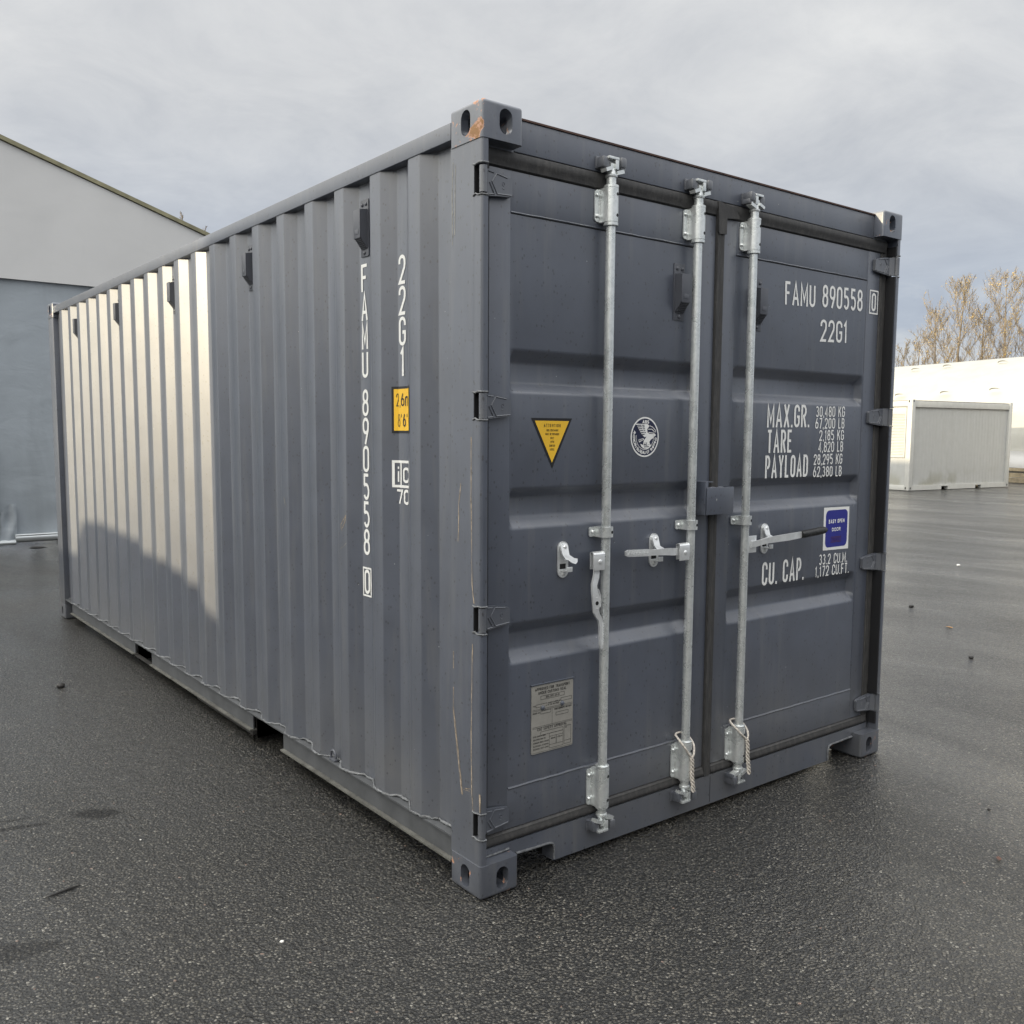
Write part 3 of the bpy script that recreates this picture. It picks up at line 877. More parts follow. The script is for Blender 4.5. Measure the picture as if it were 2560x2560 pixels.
YD0, YB0 = .578, .512
def wrap(u, z, off):
    """u runs to the right over slope, recess and slope of one corrugation"""
    s_ = .0743
    if u < 0: x, y, nx, ny = XC + .036 * u / s_, YD0 - .065 * u / s_, -.065 / s_, -.036 / s_
    elif u <= YD0 - YB0: x, y, nx, ny = XC, YD0 - u, -1, 0
    else:
        t = u - (YD0 - YB0)
        x, y, nx, ny = XC - .036 * t / s_, YB0 - .065 * t / s_, -.065 / s_, .036 / s_
    return (x + nx * off, y + ny * off, z)
def wrapped_rect(m, u0, u1, z0, z1, off):
    us = [u0] + [u for u in (0.0, YD0 - YB0) if u0 < u < u1] + [u1]
    for a, b in zip(us, us[1:]):
        e = 1e-5
        m.add([wrap(a + e, z0, off), wrap(b - e, z0, off), wrap(b - e, z1, off), wrap(a + e, z1, off)], [(0, 1, 2, 3)])
m = MB(); wrapped_rect(m, -.030, .138, 1.5600, 1.7300, .0016)
m.cur = 1; wrapped_rect(m, -.020, .128, 1.5690, 1.7210, .0020)
m.cur = 0
for z0, row in ((1.6580, (('2', -.0095, .0140), (',', .0100, .0050), ('6', .0186, .0245), ('m', .0480, .0360))),
               (1.5830, (('8', -.0030, .0160), ("'", .0190, .0060), ('6', .0322, .0205), ("'", .0580, .0060)))):
    for c, u, w_ in row:
        glyph(m, c, 0, 0, w_, .047, .0036 if w_ < .017 and u < 0 else (.0040 if w_ < .01 else .0064), lambda a, b, kk, uu=u: wrap(uu + a, z0 + b, .0026 + .0002 * kk))
m.build('height_sticker', [M['black'], M['yellow']], side, smooth=0, fix=False)
m = MB()
for a, b, c, d_ in ((-.030, .110, 1.359, 1.3685), (-.030, .110, 1.450, 1.4595), (-.030, -.018, 1.3687, 1.4498), (.0114, .0200, 1.3687, 1.4498), (.100, .110, 1.3687, 1.4498)):
    wrapped_rect(m, a, b, c, d_, .0017)
glyph(m, 'i', -.0060, 1.379, .0096, .060, .0080, lambda a, b, kk: wrap(a, b, .0017 + .0002 * kk))
glyph(m, 'C', .0300, 1.377, .0430, .058, .0098, lambda a, b, kk: wrap(a, b, .0017 + .0002 * kk))
glyph(m, '7', -.0115, 1.297, .0400, .056, .0090, lambda a, b, kk: wrap(a, b, .0017 + .0002 * kk))
glyph(m, '0', .0345, 1.297, .0400, .056, .0098, lambda a, b, kk: wrap(a, b, .0017 + .0002 * kk))
m.build('lettering', M['white'], side, smooth=0, fix=False)
# scuffs on the long side
def side_scuff(pts, wd, x, mt=M['palescuff']):
    m = MB(); V = []
    for p in pts:
        w_ = wd * rnd.uniform(.5, 1.2); V += [(x, p[0] + w_, p[1] + w_ * .4), (x, p[0] - w_, p[1] - w_ * .4)]
    m.add(V, [(2 * k, 2 * k + 1, 2 * k + 3, 2 * k + 2) for k in range(len(pts) - 1)])
    m.build('scuff', mt, side, smooth=0, fix=False)
side_scuff([(.930, 1.232), (.960, 1.205), (.975, 1.190), (.972, 1.172), (.966, 1.166)], .0022, XA - .001, M['primer'])
side_scuff([(.932, 1.225), (.940, 1.205), (.962, 1.176)], .0016, XA - .0012, M['primer'])
side_scuff([(.930, 1.119), (.955, 1.103), (.985, 1.091)], .0016, XA - .001)
side_scuff([(.757, .60), (.760, .565), (.758, .53)], .0035, XC - .001)
side_scuff([(1.520, 1.27), (1.512, 1.245), (1.506, 1.235)], .0022, XA - .001)

# ------------------------------------------------------------------ doors
YF_, YP = .056, .0585           # frame face, panel face
TY = YP - .0015
BANDS = [(1.838, 1.798, 1.730, 1.697), (1.376, 1.343, 1.277, 1.240), (.915, .876, .815, .772)]
def door(x0, x1, px0, px1, label):
    m = MB()
    m.box(x0, px0, YF_, .100, .192, 2.409, .003); m.box(px1, x1, YF_, .100, .192, 2.409, .003)
    m.box(px0 - .002, px1 + .002, YF_ + .0006, .100, 2.279, 2.409, .002); m.box(px0 - .002, px1 + .002, YF_ + .0006, .100, .192, .337, .002)
    zs = [(2.281, 0)]
    for a, b, c, d_ in BANDS: zs += [(a, 0), (b, .036), (c, .036), (d_, 0)]
    zs.append((.335, 0))
    zs = fillet(zs, .007)
    m.cur = 0
    xs = [(px0, 0), (px0 + .004, .02), (px0 + .014, .85), (px0 + .022, 1), (px1 - .026, 1), (px1 - .017, .85), (px1 - .006, .02), (px1, 0)]
    V = [(x, YP + dz * k, z) for z, dz in zs for x, k in xs]
    n = len(xs)
    m.add(V, [(i * n + j, i * n + j + 1, (i + 1) * n + j + 1, (i + 1) * n + j) for i in range(len(zs) - 1) for j in range(n - 1)])
    o = m.build('door', M['paint'], box, smooth=42)
    o['label'] = label
    m = MB()
    m.tube([(px0 + .002 + (px1 - px0 - .004) * k / 30, YP - .001, 2.2795 + rnd.uniform(-.0008, .0008)) for k in range(31)], .0028, 6)
    m.cur = 1; m.box(px0 + .002, px1 - .002, YP - .0006, YP + .001, 2.2735, 2.2768)
    m.build('weld_bead', [M['paint'], M['hole']], o); m = MB()
    m.tube([(px0 + .002 + (px1 - px0 - .004) * k / 30, YP - .001, .3365 + rnd.uniform(-.001, .001)) for k in range(31)], .0045, 6)
    m.build('weld_bead', [M['paint'], M['hole']], o)
    return o
dl = door(.069, 1.173, .156, 1.086, 'left door with warning triangle, round emblem and two lock rods')
dr = door(1.2215, 2.352, 1.3005, 2.2515, 'right door with white weight markings and one lock rod')

# rubber gaskets
TOPG = [(.10, 2.4085), (.060, 2.4095), (.0505, 2.4150), (.0480, 2.4300), (.0445, 2.4370), (.0430, 2.4500), (.0460, 2.4620), (.0560, 2.4680), (.10, 2.4680)]
BOTG = [(.10, .1480), (.0540, .1490), (.0470, .1560), (.0455, .1660), (.0495, .1740), (.0500, .1830), (.0600, .1905), (.10, .1910)]
def gasket(polys, parent):
    m = MB()
    for kind, a in polys:
        if kind == 'x': m.prism(a[0], 0, a[1], a[2])
        else: m.prism(a[0], 2, a[1], a[2])
    return m.build('gasket', M['rubber'], parent, smooth=40)
gasket([('x', (TOPG, .046, 1.1745)), ('x', (BOTG, .046, 1.1745)), ('z', ([(.044, .060), (.052, .050), (.064, .052), (.0680, .062), (.068, .10), (.044, .10)], .15, 2.46))], dl)
MID = [(1.1745, .10), (1.1745, .054), (1.178, .047), (1.190, .045), (1.197, .048), (1.203, .045), (1.216, .047), (1.220, .055), (1.220, .10)]
gasket([('x', (TOPG, 1.2205, 2.385)), ('x', (BOTG, 1.2205, 2.385)), ('z', (MID, .150, 2.4075)),
        ('z', ([(2.3530, .10), (2.3530, .066), (2.362, .054), (2.374, .062), (2.392, .054), (2.4078, .056), (2.4078, .10)], .150, 2.46))], dr)
m = MB()
zz = [.150] + [z for s_ in SLOTS for z in (s_[0] - .002, s_[1] + .002)] + [2.440]
for a, b in zip(zz[0::2], zz[1::2]): m.prism([(2.4020, .055), (2.4040, .010), (2.4078, .008), (2.4078, .055)], 2, a, b)
m.build('side_seal', M['seal'], dr)
m = MB()
m.prism([(1.166, 2.462), (1.172, 2.466), (1.262, 2.452), (1.285, 2.436), (1.300, 2.415), (1.222, 2.406), (1.221, 2.345), (1.1775, 2.342), (1.1735, 2.365), (1.172, 2.405)], 1, .0405, .062)
m.build('gasket_corner', M['rubber'], dr)

# hinges
def hinge_mesh():
    m = MB()
    m.tube([(.0155, .0145, -.0405), (.0155, .0145, .0405)], .0128, 14)
    hh = .041
    pts = [(.014, hh), (.045, hh), (.062, .040), (.090, .037), (.128, .030), (.146, .026), (.150, .020), (.150, -.026), (.146, -.031), (.095, -.036), (.060, -.041), (.014, -.041)]
    n = len(pts)
    def yf(x): return .010 if x < .02 else (.010 + (x - .02) * .9 if x < .046 else .0335 + (x - .046) * .065)
    V = [(x, yf(x), z) for x, z in pts] + [(x, yf(x) + .014, z) for x, z in pts]
    # top and bottom rows laid as columns so that the bend is clean
    cols = [(.014, .041, -.041), (.030, .041, -.041), (.046, .041, -.041), (.062, .040, -.0405), (.090, .037, -.0365), (.128, .030, -.033), (.146, .026, -.031), (.1505, .020, -.026)]
    V = []; F = []
    for x, a, b in cols: V += [(x, yf(x), a), (x, yf(x), b), (x, yf(x) + .014, a), (x, yf(x) + .014, b)]
    k = len(cols)
    for i in range(k - 1):
        o, p = 4 * i, 4 * (i + 1)
        F += [(o, o + 1, p + 1, p), (o + 2, p + 2, p + 3, o + 3), (o, p, p + 2, o + 2), (o + 1, o + 3, p + 3, p + 1)]
    F += [(0, 2, 3, 1), (4 * k - 4, 4 * k - 3, 4 * k - 1, 4 * k - 2)]
    m.add(V, F)
    def ridge(pp, wd=.0022):
        for (a, b), (c, d_) in zip(pp, pp[1:]):
            m.tube([(a, yf(a) - .0004, b), (c, yf(c) - .0004, d_)], wd, 6)
    ridge([(.050, .034), (.072, .032)]); ridge([(.083, .0315), (.064, .004), (.086, -.0305), (.146, -.0265)])
    ridge([(.083, .0315), (.128, .0255)]); ridge([(.054, .001), (.074, -.0335), (.050, -.036)])
    m.tube([(.112 + .005 * math.cos(R(a)), yf(.112) - .0004, .004 + .006 * math.sin(R(a))) for a in range(0, 361, 40)], .0012, 5, False)
    ridge([(.108, -.010), (.116, -.0115)], .0012)
    return m
hme = hinge_mesh().mesh('hinge', M['paint'])
hmr = mirror_mesh(hme, 'hinge', -1, 1, 1, (0, 0, 0))
for a, b in SLOTS:
    link('hinge', hme, dl, (0, 0, (a + b) / 2)); link('hinge', hmr, dr, (W, 0, (a + b) / 2))

# lock rods
RY = .020
def half_bracket(hh, flange=True):
    """bearing bracket round a rod, about its own middle"""
    m = MB()
    xl = -.0480 if hh > .03 else -.0530
    pts = [(-.0268, .0355), (-.0268, .006)]
    pts += [(.0262 * math.cos(R(a)), .0262 * math.sin(R(a))) for a in range(182, 350, 8)]
    pts += [(.0270, .004), (.0275, .0355)]
    m.prism(pts, 2, -hh, hh)
    r = .011 if hh > .03 else .007
    hf = hh * .95
    fl = [(-.0262, -hf), (-.0262, hf)] + [(xl + r + r * math.cos(R(a)), hf - r + r * math.sin(R(a))) for a in range(90, 181, 18)] + [(xl + r + r * math.cos(R(a)), -hf + r + r * math.sin(R(a))) for a in range(180, 271, 18)]
    m.prism(fl, 1, .0300, .0350)
    ds = (-hh * .62, hh * .62) if hh > .03 else (0,)
    for z in ds: m.dome((-.0385, .0300, z), (0, -1, 0), .0072, .0075, 8)
    if hh > .03:
        for a, b in ((-hh * .86, -.002), (.004, hh * .86)): m.prism([(-.0300, .0302), (-.0268, .0215), (-.0262, .0302)], 2, a, b)
    m.cur = 1
    for z in ds:
        n = Vector((math.cos(R(-74)), math.sin(R(-74)), 0)); c = n * .0262 + Vector((0, 0, z))
        m.tube([c - n * .004, c + n * .0006], .0058, 10)
    return m
bm_top = half_bracket(.0575).mesh('rod_bracket', [M['galv'], M['hole']])
bm_mid = half_bracket(.0185).mesh('rod_clamp', [M['galv'], M['hole']])
bm_low = half_bracket(.0725).mesh('rod_bracket', [M['galv'], M['hole']])

def rod(x, flip):
    m = MB()
    r = .0172
    m.lathe([(r, .150), (r, 2.455)], x, RY, 16)
    for a, b, rr in ((2.4105, 2.4210, .0268), (2.2825, 2.2960, .0262), (.3300, .3430, .0255), (.1790, .1850, .0250), (.1740, .1790, .0215)):
        m.lathe([(rr - .002, a), (rr, a + .0015), (rr, b - .0015), (rr - .002, b)], x, RY, 18)
    # cam ends
    for s_, z0 in ((1, 2.447), (-1, .158)):
        def Z(d_): return z0 + s_ * d_
        m.lathe([(.0205, Z(0)), (.0215, Z(.002)), (.0215, Z(.008)), (.0170, Z(.012)), (.0135, Z(.030))], x, RY, 16)
        f = -1 if flip else 1
        def bx(a, b, y0, y1, za, zb, bv=.0015):
            xa, xb = sorted((x + f * a, x + f * b)); m.box(xa, xb, RY + y0, RY + y1, min(Z(za), Z(zb)), max(Z(za), Z(zb)), bv)
        bx(-.030, .018, -.020, .010, .058, .067); bx(.002, .018, -.019, .010, .026, .0585); bx(-.014, .002, -.012, .010, .026, .046)
        ux = Vector((f * .93, 0, s_ * .36)); uz = Vector((-f * .36, 0, s_ * .93)); uy = Vector((0, 1, 0))
        m.obox((x - f * .026, RY - .004, Z(.024)), ux, uy, uz, .016, .014, .0060)
        ux = Vector((f * .95, 0, s_ * .30)); uz = Vector((-f * .30, 0, s_ * .95))
        m.obox((x + f * .028, RY - .006, Z(.020)), ux, uy, uz, .017, .013, .0065)
    return m
def keeper(s_, flip):
    """forged keeper for a rod end, about the rod's own line"""
    m = MB(); f = -1 if flip else 1
    def bx(a, b, y0, y1, za, zb, bv=.004):
        xa, xb = sorted((f * a, f * b)); m.box(xa, xb, y0, y1, min(s_ * za, s_ * zb), max(s_ * za, s_ * zb), bv)
    bx(-.052, .050, .0215, .0305, -.018, .024, .004)
    bx(-.050, -.020, -.012, .024, -.018, .020, .008); bx(-.036, -.014, -.008, .024, -.022, .002, .006)
    bx(.026, .052, -.024, .024, -.012, .024, .008); bx(.030, .054, -.018, .024, -.022, -.002, .006)
    return m
RX = [(.571, dl, False), (1.028, dl, False), (1.3630, dr, True)]
for x, dd, flip in RX:
    o = rod(x, flip).build('lock_rod', M['galv'], dd)
    link('rod_bracket', bm_top, dd, (x, RY, 2.3535)); link('rod_bracket', bm_low, dd, (x, RY, .2575)); link('rod_clamp', bm_mid, dd, (x, RY, 1.2095))
    keeper(1, flip).build('cam_keeper', M['paint'], hdr, (x, RY, 2.494)); keeper(-1, flip).build('cam_keeper', M['paint'], sill, (x, RY, .117))

# handle hubs
def hub(fa, fb, ba, bb, dd):
    m = MB()
    m.box(fa, fb, -.0090, -.0045, 1.0770, 1.1360, .0020)
    m.box(ba, bb, .0260, .0300, 1.0770, 1.1360, .0020)
    V = []; n = 9
    for k in range(n + 1):                                        # folded top joining the two cheeks
        a = math.pi * k / n; y = .0107 - .0197 * math.cos(a); z = 1.1330 + .0100 * math.sin(a); u = (y + .009) / .039
        V += [(fa + (ba - fa) * u, y, z), (fb + (bb - fb) * u, y, z), (fb + (bb - fb) * u, y, z - .004), (fa + (ba - fa) * u, y, z - .004)]
    m.add(V, [(4 * k + c, 4 * k + (c + 1) % 4, 4 * k + 4 + (c + 1) % 4, 4 * k + 4 + c) for k in range(n) for c in range(4)])
    m.dome(((fa + fb) / 2 + .004, -.0090, 1.1080), (0, -1, 0), .0088, .0050)
    m.build('handle_hub', M['zinc'], dd)
hub(.487, .541, .503, .556, dl); hub(.937, .993, .957, 1.013, dl)
m = MB(); m.box(1.376, 1.432, .0120, .0165, 1.0720, 1.1430, .0022); m.dome((1.404, .0120, 1.1100), (0, -1, 0), .0100, .0060); m.box(1.372, 1.395, .0165, .030, 1.0740, 1.1400, .002)
m.build('handle_hub', M['zinc'], dr)

def bar(sec, dd, th=.0042):
    """flat bar in the plane of the door; sec = (x, y, z, half width, angle of the run)"""
    S = []
    for i, (x, y, z, w_) in enumerate(sec):
        a = sec[max(0, i - 1)]; c = sec[min(len(sec) - 1, i + 1)]
        t = Vector((c[0] - a[0], c[1] - a[1], c[2] - a[2])).normalized()
        wv = Vector((-t.z, 0, t.x)).normalized(); n = t.cross(wv).normalized()
        S.append(((x, y, z), n * th, wv * w_))
    m = MB(); m.strip(S, None); return m
m = bar([(.520, .008, 1.125, .0120), (.515, .006, 1.090, .0125), (.511, .004, 1.055, .0125), (.494, -.004, 1.026, .0120), (.494, -.006, 1.005, .0130), (.501, -.007, .975, .0170), (.503, -.007, .955, .0165), (.502, -.006, .932, .0130), (.512, -.004, .914, .0100), (.527, -.002, .897, .0090), (.532, -.002, .870, .0086), (.535, -.002, .800, .0082), (.535, -.002, .790, .0055)], dl)
for k in range(9): m.obox((.5400, -.0070, .805 + k * .0095), Vector((1, 0, 0)), Vector((0, 1, 0)), Vector((0, 0, 1)), .0022, .0016, .003)
m.tube([(.5195, -.0112, .945), (.5215, -.0112, .965), (.5175, -.0105, .99), (.5100, -.009, 1.01)], .0022, 6); m.tube([(.4855, -.0105, .99), (.4845, -.0112, .96), (.4875, -.0108, .925)], .0020, 6)
m.cur = 1; m.tube([(.5035, .004, .960), (.5035, -.0118, .960)], .0075, 12)
m.cur = 0
for z in (.979, .941): m.dome((.5030, -.0112, z), (0, -1, 0), .0028, .002, 6)
m.build('lock_handle', [M['zinc'], M['hole']], dl)['label'] = 'lock handle hanging straight down'
m = bar([(.978, .008, 1.110, .0130), (.935, .006, 1.112, .0135), (.905, .003, 1.114, .0140), (.865, .000, 1.117, .0125), (.820, -.001, 1.1190, .0115), (.776, -.001, 1.1205, .0110), (.773, -.001, 1.1210, .0130), (.664, -.001, 1.1260, .0125), (.652, -.001, 1.1265, .0080)], dl)
for k in range(16): m.obox((.664 + k * .0068, -.0058, 1.1268 - k * .00033 + (.004 if k % 2 else -.004)), Vector((1, 0, 0)), Vector((0, 1, 0)), Vector((0, 0, 1)), .0023, .0014, .0042)
m.build('lock_handle', M['zinc'], dl)['label'] = 'lock handle lying level in its catch'
hb = bar([(1.392, .008, 1.108, .0130), (1.430, .006, 1.110, .0120), (1.450, .004, 1.113, .0115), (1.490, .000, 1.119, .0125), (1.560, -.001, 1.1220, .0135), (1.620, -.001, 1.1235, .0145), (1.690, -.001, 1.1270, .0140), (1.760, -.001, 1.131, .0120)], dr).build('lock_handle', M['zinc'], dr)
hb['label'] = 'lock handle with black rubber grip'
m = MB()
gp = [(1.724 + .182 * k / 12, -.001, 1.1285 + .0112 * k / 12) for k in range(13)]
m.tube(gp, [.0150, .0168] + [.0168 + rnd.uniform(-.0006, .0006) for _ in range(9)] + [.0160, .0120], 14)
m.build('grip', M['grip'], dr)

def catch(x, dd):
    m = MB()
    r = .0240; dz = -.0070
    out = [(r * math.cos(R(a)), 1.1665 + dz + r * math.sin(R(a))) for a in range(0, 181, 15)] + [(r * math.cos(R(a)), 1.0850 + dz + r * math.sin(R(a))) for a in range(180, 361, 15)]
    m.prism([(x + a, b) for a, b in out], 1, .0515, .0570)
    r2_ = .0165
    tp = [(-.002 + r2_ * math.cos(R(a)), 1.1690 + dz + r2_ * math.sin(R(a))) for a in range(0, 181, 15)]
    tp += [(-.0185, 1.140), (-.016, 1.124), (-.002, 1.120), (.010, 1.110), (.026, 1.105), (.034, 1.112), (.034, 1.124), (.018, 1.127), (.014, 1.136), (.0145, 1.150)]
    n = len(tp)
    yy = [.0475 if b > 1.143 else (.038 if b > 1.133 else (.018 if a > .008 else .024)) for a, b in tp]
    V = [(x + a, y - .004, b) for (a, b), y in zip(tp, yy)] + [(x + a, y + .003, b) for (a, b), y in zip(tp, yy)]
    m.add(V, [tuple(range(n)), tuple(range(n, 2 * n))[::-1]] + [(i, (i + 1) % n, n + (i + 1) % n, n + i) for i in range(n)])
    m.box(x - .012, x + .014, .020, .050, 1.0780, 1.0835, .0012); m.box(x - .012, x + .014, .017, .021, 1.0780, 1.0960, .0012)
    m.dome((x - .002, .0440, 1.1640), (0, -1, 0), .0092, .0075, 6); m.dome((x, .0515, 1.0700), (0, -1, 0), .0092, .0075, 6)
    m.cur = 1; m.box(x - .016, x + .010, .0496, .0513, 1.0860, 1.1040)
    return m.build('handle_catch', [M['zinc'], M['hole']], dd)
catch(.3960, dl); catch(.8580, dl); catch(1.5400, dr)

# padlock housing over the middle joint
m = MB()
m.box(1.0860, 1.0900, .0000, .0560, 1.2450, 1.3770, .0012)
m.box(1.0900, 1.1420, .0080, .0560, 1.3720, 1.3765, .0012)
m.box(1.0900, 1.1050, .0035, .0075, 1.2450, 1.3760, .0012)
m.box(1.0925, 1.2560, -.0035, .0015, 1.2450, 1.3530, .0022)
m.box(1.2515, 1.2560, .0012, .0555, 1.2450, 1.3530, .0015); m.box(1.0920, 1.2515, .0012, .0555, 1.2450, 1.2490)
m.box(1.1080, 1.2515, .0460, .0540, 1.2500, 1.3500)
for k in range(7): m.dome((1.135 + .014 * k, .030, 1.338 + rnd.uniform(-.002, .004)), (0, 0, 1), .011, .013, 8)
m.cur = 1; m.tube([(1.279, .050, 1.288), (1.284, .044, 1.268), (1.281, .036, 1.258), (1.272, .036, 1.258)], .0032, 7)
m.cur = 2; m.add([(1.149, -.0042, 1.301), (1.151, -.0042, 1.301), (1.1512, -.0042, 1.308), (1.149, -.0042, 1.308)], [(0, 1, 2, 3)])
m.build('lock_housing', [M['paint'], M['hole'], M['white']], dl)

# door ventilators
link('vent', vme, dl, (.9690, YP, 1.9935)); link('vent', vme, dr, (1.4430, YP, 1.9880))

# white lettering on the right door
def dtext(rows, h, y=TY, parent=dr, st=None):
    m = MB()
    for s_, p0, p1 in rows: text(m, s_, p0, p1, h, y=y, st=st)
    return m.build('lettering', M['white'], parent, smooth=0, fix=False)
dtext([('FAMU', (1.633, 2.1115), (1.850, 2.1185)), ('890558', (1.902, 2.1245), (2.219, 2.1310))], .098)
m = MB(); rect_line(m, 2.2750, 2.3405, 2.1295, 2.2330, .0065, YF_ - .0015)
text(m, '0', (2.2900, 2.1395), (2.3265, 2.1400), .0840, y=YF_ - .0015, st=.0110)
m.build('lettering', M['white'], dr, smooth=0, fix=False)
dtext([('22G1', (1.897, 1.9740), (2.106, 1.9800))], .097)
dtext([('MAX.GR.', (1.537, 1.5915), (1.839, 1.5955))], .099)
dtext([('TARE', (1.541, 1.4835), (1.717, 1.4850))], .099)
dtext([('PAYLOAD', (1.534, 1.3755), (1.840, 1.3770))], .098)
dtext([('30,480 KG', (1.886, 1.6415), (2.112, 1.6450)), ('67,200 LB', (1.884, 1.5895), (2.112, 1.5915)), ('2,185 KG', (1.918, 1.5355), (2.111, 1.5385)), ('4,820 LB', (1.914, 1.4840), (2.109, 1.4855)),
       ('28,295 KG', (1.882, 1.4275), (2.106, 1.4295)), ('62,380 LB', (1.881, 1.3735), (2.104, 1.3725))], .0480, st=.0060)
dtext([('CU. CAP.', (1.536, .9130), (1.839, .9135))], .102)
dtext([('33.2 CU.M.', (1.953, .9680), (2.180, .9655)), ('1,172 CU.FT.', (1.926, .9140), (2.197, .9125))], .0490, st=.0060)

# blue and white door sticker
def rrect(x0, x1, z0, z1, r, n=6):
    P = []
    for cx, cz, a in ((x1 - r, z1 - r, 0), (x0 + r, z1 - r, 90), (x0 + r, z0 + r, 180), (x1 - r, z0 + r, 270)):
        P += [(cx + r * math.cos(R(a + 90 * k / n)), cz + r * math.sin(R(a + 90 * k / n))) for k in range(n + 1)]
    return P
def flat(m, poly, y): m.add([(x, y, z) for x, z in poly], [tuple(range(len(poly)))])
m = MB()
flat(m, [(1.980, 1.0335), (2.185, 1.0300), (2.182, 1.2285), (1.978, 1.2310)], YP - .0008)
m.cur = 1; flat(m, rrect(1.9955, 2.1700, 1.0450, 1.2170, .0240), YP - .0012)
m.cur = 0
text(m, 'EASY OPEN', (2.0190, 1.1555), (2.1450, 1.1560), .0185, y=YP - .0016, st=.0040)
text(m, 'DOOR', (2.0460, 1.1185), (2.1150, 1.1188), .0165, y=YP - .0016, st=.0034)
m.cur = 2; rect_line(m, 2.0420, 2.1190, 1.0680, 1.0920, .0030, YP - .0016)
for k in range(5): rect_line(m, 2.0500 + k * .0130, 2.0580 + k * .0130, 1.0730, 1.0870, .0022, YP - .0018)
m.build('door_sticker', [M['white'], M['blue'], M['dullred']], dr, smooth=0, fix=False)

# warning triangle
m = MB()
flat(m, [(.250, 1.6140), (.345, 1.4400), (.435, 1.6145)], YP - .0008)
m.cur = 1; flat(m, [(.2660, 1.6050), (.3440, 1.4610), (.4205, 1.6050)], YP - .0012)
m.cur = 0
for s_, a, b, z, h in (('ATTENTION', .306, .382, 1.5835, .0112), ('THIS CONTAINER', .317, .371, 1.5690, .0075), ('MUST BE REPAIRED', .313, .375, 1.5560, .0075), ('ONLY', .336, .352, 1.5425, .0075),
                       ('WITH', .336, .352, 1.5295, .0075), ('CORTEN', .331, .357, 1.5160, .0075), ('STEEL', .334, .354, 1.5030, .0075)):
    text(m, s_, (a, z), (b, z), h, y=YP - .0016, st=h * .17, gap=.20 if s_ == 'ATTENTION' else .12)
m.build('warning_sticker', [M['black'], M['yellow']], dl, smooth=0, fix=False)

# round classification emblem
CX, CZ = .8010, 1.5505
def circ(r, n=48): return [(CX + r * math.cos(2 * math.pi * k / n), CZ + r * math.sin(2 * math.pi * k / n)) for k in range(n)]
def em(px_, py_): return (CX + (px_ - 1665) / 195 * .0745, CZ - (py_ - 355) / 280 * .0745)
m = MB(); flat(m, circ(.0750), YP - .0008)
m.cur = 1; flat(m, circ(.0690), YP - .0011)
m.cur = 0
y3 = YP - .0014
def sector(r, a0, a1, wd, y):
    ribbon(m, [(CX + r * math.cos(R(a0 + (a1 - a0) * k / 30)), CZ + r * math.sin(R(a0 + (a1 - a0) * k / 30))) for k in range(31)], wd, lambda a, b, kk: (a, y, b), 0)
sector(.0468, 172, 372, .0020, y3)
text(m, 'ABS', (CX - .0150, CZ + .0500), (CX + .0210, CZ + .0500), .0130, y=y3, st=.0032, gap=.06)
s_ = 'AMERICAN BUREAU OF SHIPPING'
a = 158.0; tot = natural(s_, .10); k = 196.0 / tot
for c in s_:
    w_ = (GLY[c][0] if c in GLY else .30)
    amid = R(a + w_ * k / 2)
    gw = .0098 * w_ / .44
    rb = .0640                                                        # letter feet on the outside
    ex = Vector((-math.sin(amid), math.cos(amid))); ey = Vector((-math.cos(amid), -math.sin(amid)))
    base = Vector((CX, CZ)) + Vector((math.cos(amid), math.sin(amid))) * rb - ex * gw / 2
    glyph(m, c, 0, 0, gw, .0115, .0026, lambda p, q_, kk, B=base, X=ex, Y=ey: (B.x + X.x * p + Y.x * q_, y3 - .0001 * kk, B.y + X.y * p + Y.y * q_))
    a += (w_ + .10) * k
for poly in ([(1700, 172), (1725, 200), (1695, 245), (1700, 290), (1730, 312), (1770, 312), (1800, 305), (1822, 328), (1800, 345), (1780, 372), (1750, 390), (1728, 425), (1738, 452), (1700, 470), (1662, 452), (1640, 470), (1648, 410), (1672, 372), (1690, 340), (1668, 285), (1655, 220), (1655, 172)],
             [(1532, 172), (1658, 172), (1662, 230), (1672, 290), (1692, 345), (1660, 358), (1625, 325), (1595, 280), (1560, 220)],
             [(1572, 395), (1640, 372), (1655, 392), (1585, 432)], [(1600, 450), (1645, 470), (1690, 478), (1740, 455), (1752, 480), (1705, 522), (1650, 518), (1615, 490)]):
    flat(m, [em(*p) for p in poly], y3); y3 -= .0002
for pts in ([(1725, 195), (1770, 215), (1812, 262), (1812, 290)], [(1705, 245), (1760, 245), (1800, 285)], [(1712, 290), (1750, 296), (1790, 300)]):
    ribbon(m, [em(*p) for p in pts], .0026, lambda a_, b_, kk: (a_, y3, b_), 0)
m.cur = 1
for pts in ([(1538, 192), (1610, 190)], [(1545, 215), (1615, 212)], [(1560, 242), (1622, 237)], [(1580, 270), (1632, 262)], [(1598, 296), (1645, 290)], [(1615, 322), (1658, 317)], [(1620, 190), (1652, 190)], [(1626, 214), (1656, 213)], [(1632, 240), (1660, 240)], [(1642, 266), (1664, 266)], [(1654, 294), (1674, 292)], [(1578, 406), (1636, 388)], [(1690, 430), (1680, 470)], [(1665, 430), (1660, 475)], [(1650, 495), (1720, 490)]):
    ribbon(m, [em(*p) for p in pts], .0030, lambda a_, b_, kk: (a_, y3 - .0003, b_), 0)
m.build('round_emblem', [M['white'], M['navy']], dl, smooth=0, fix=False)

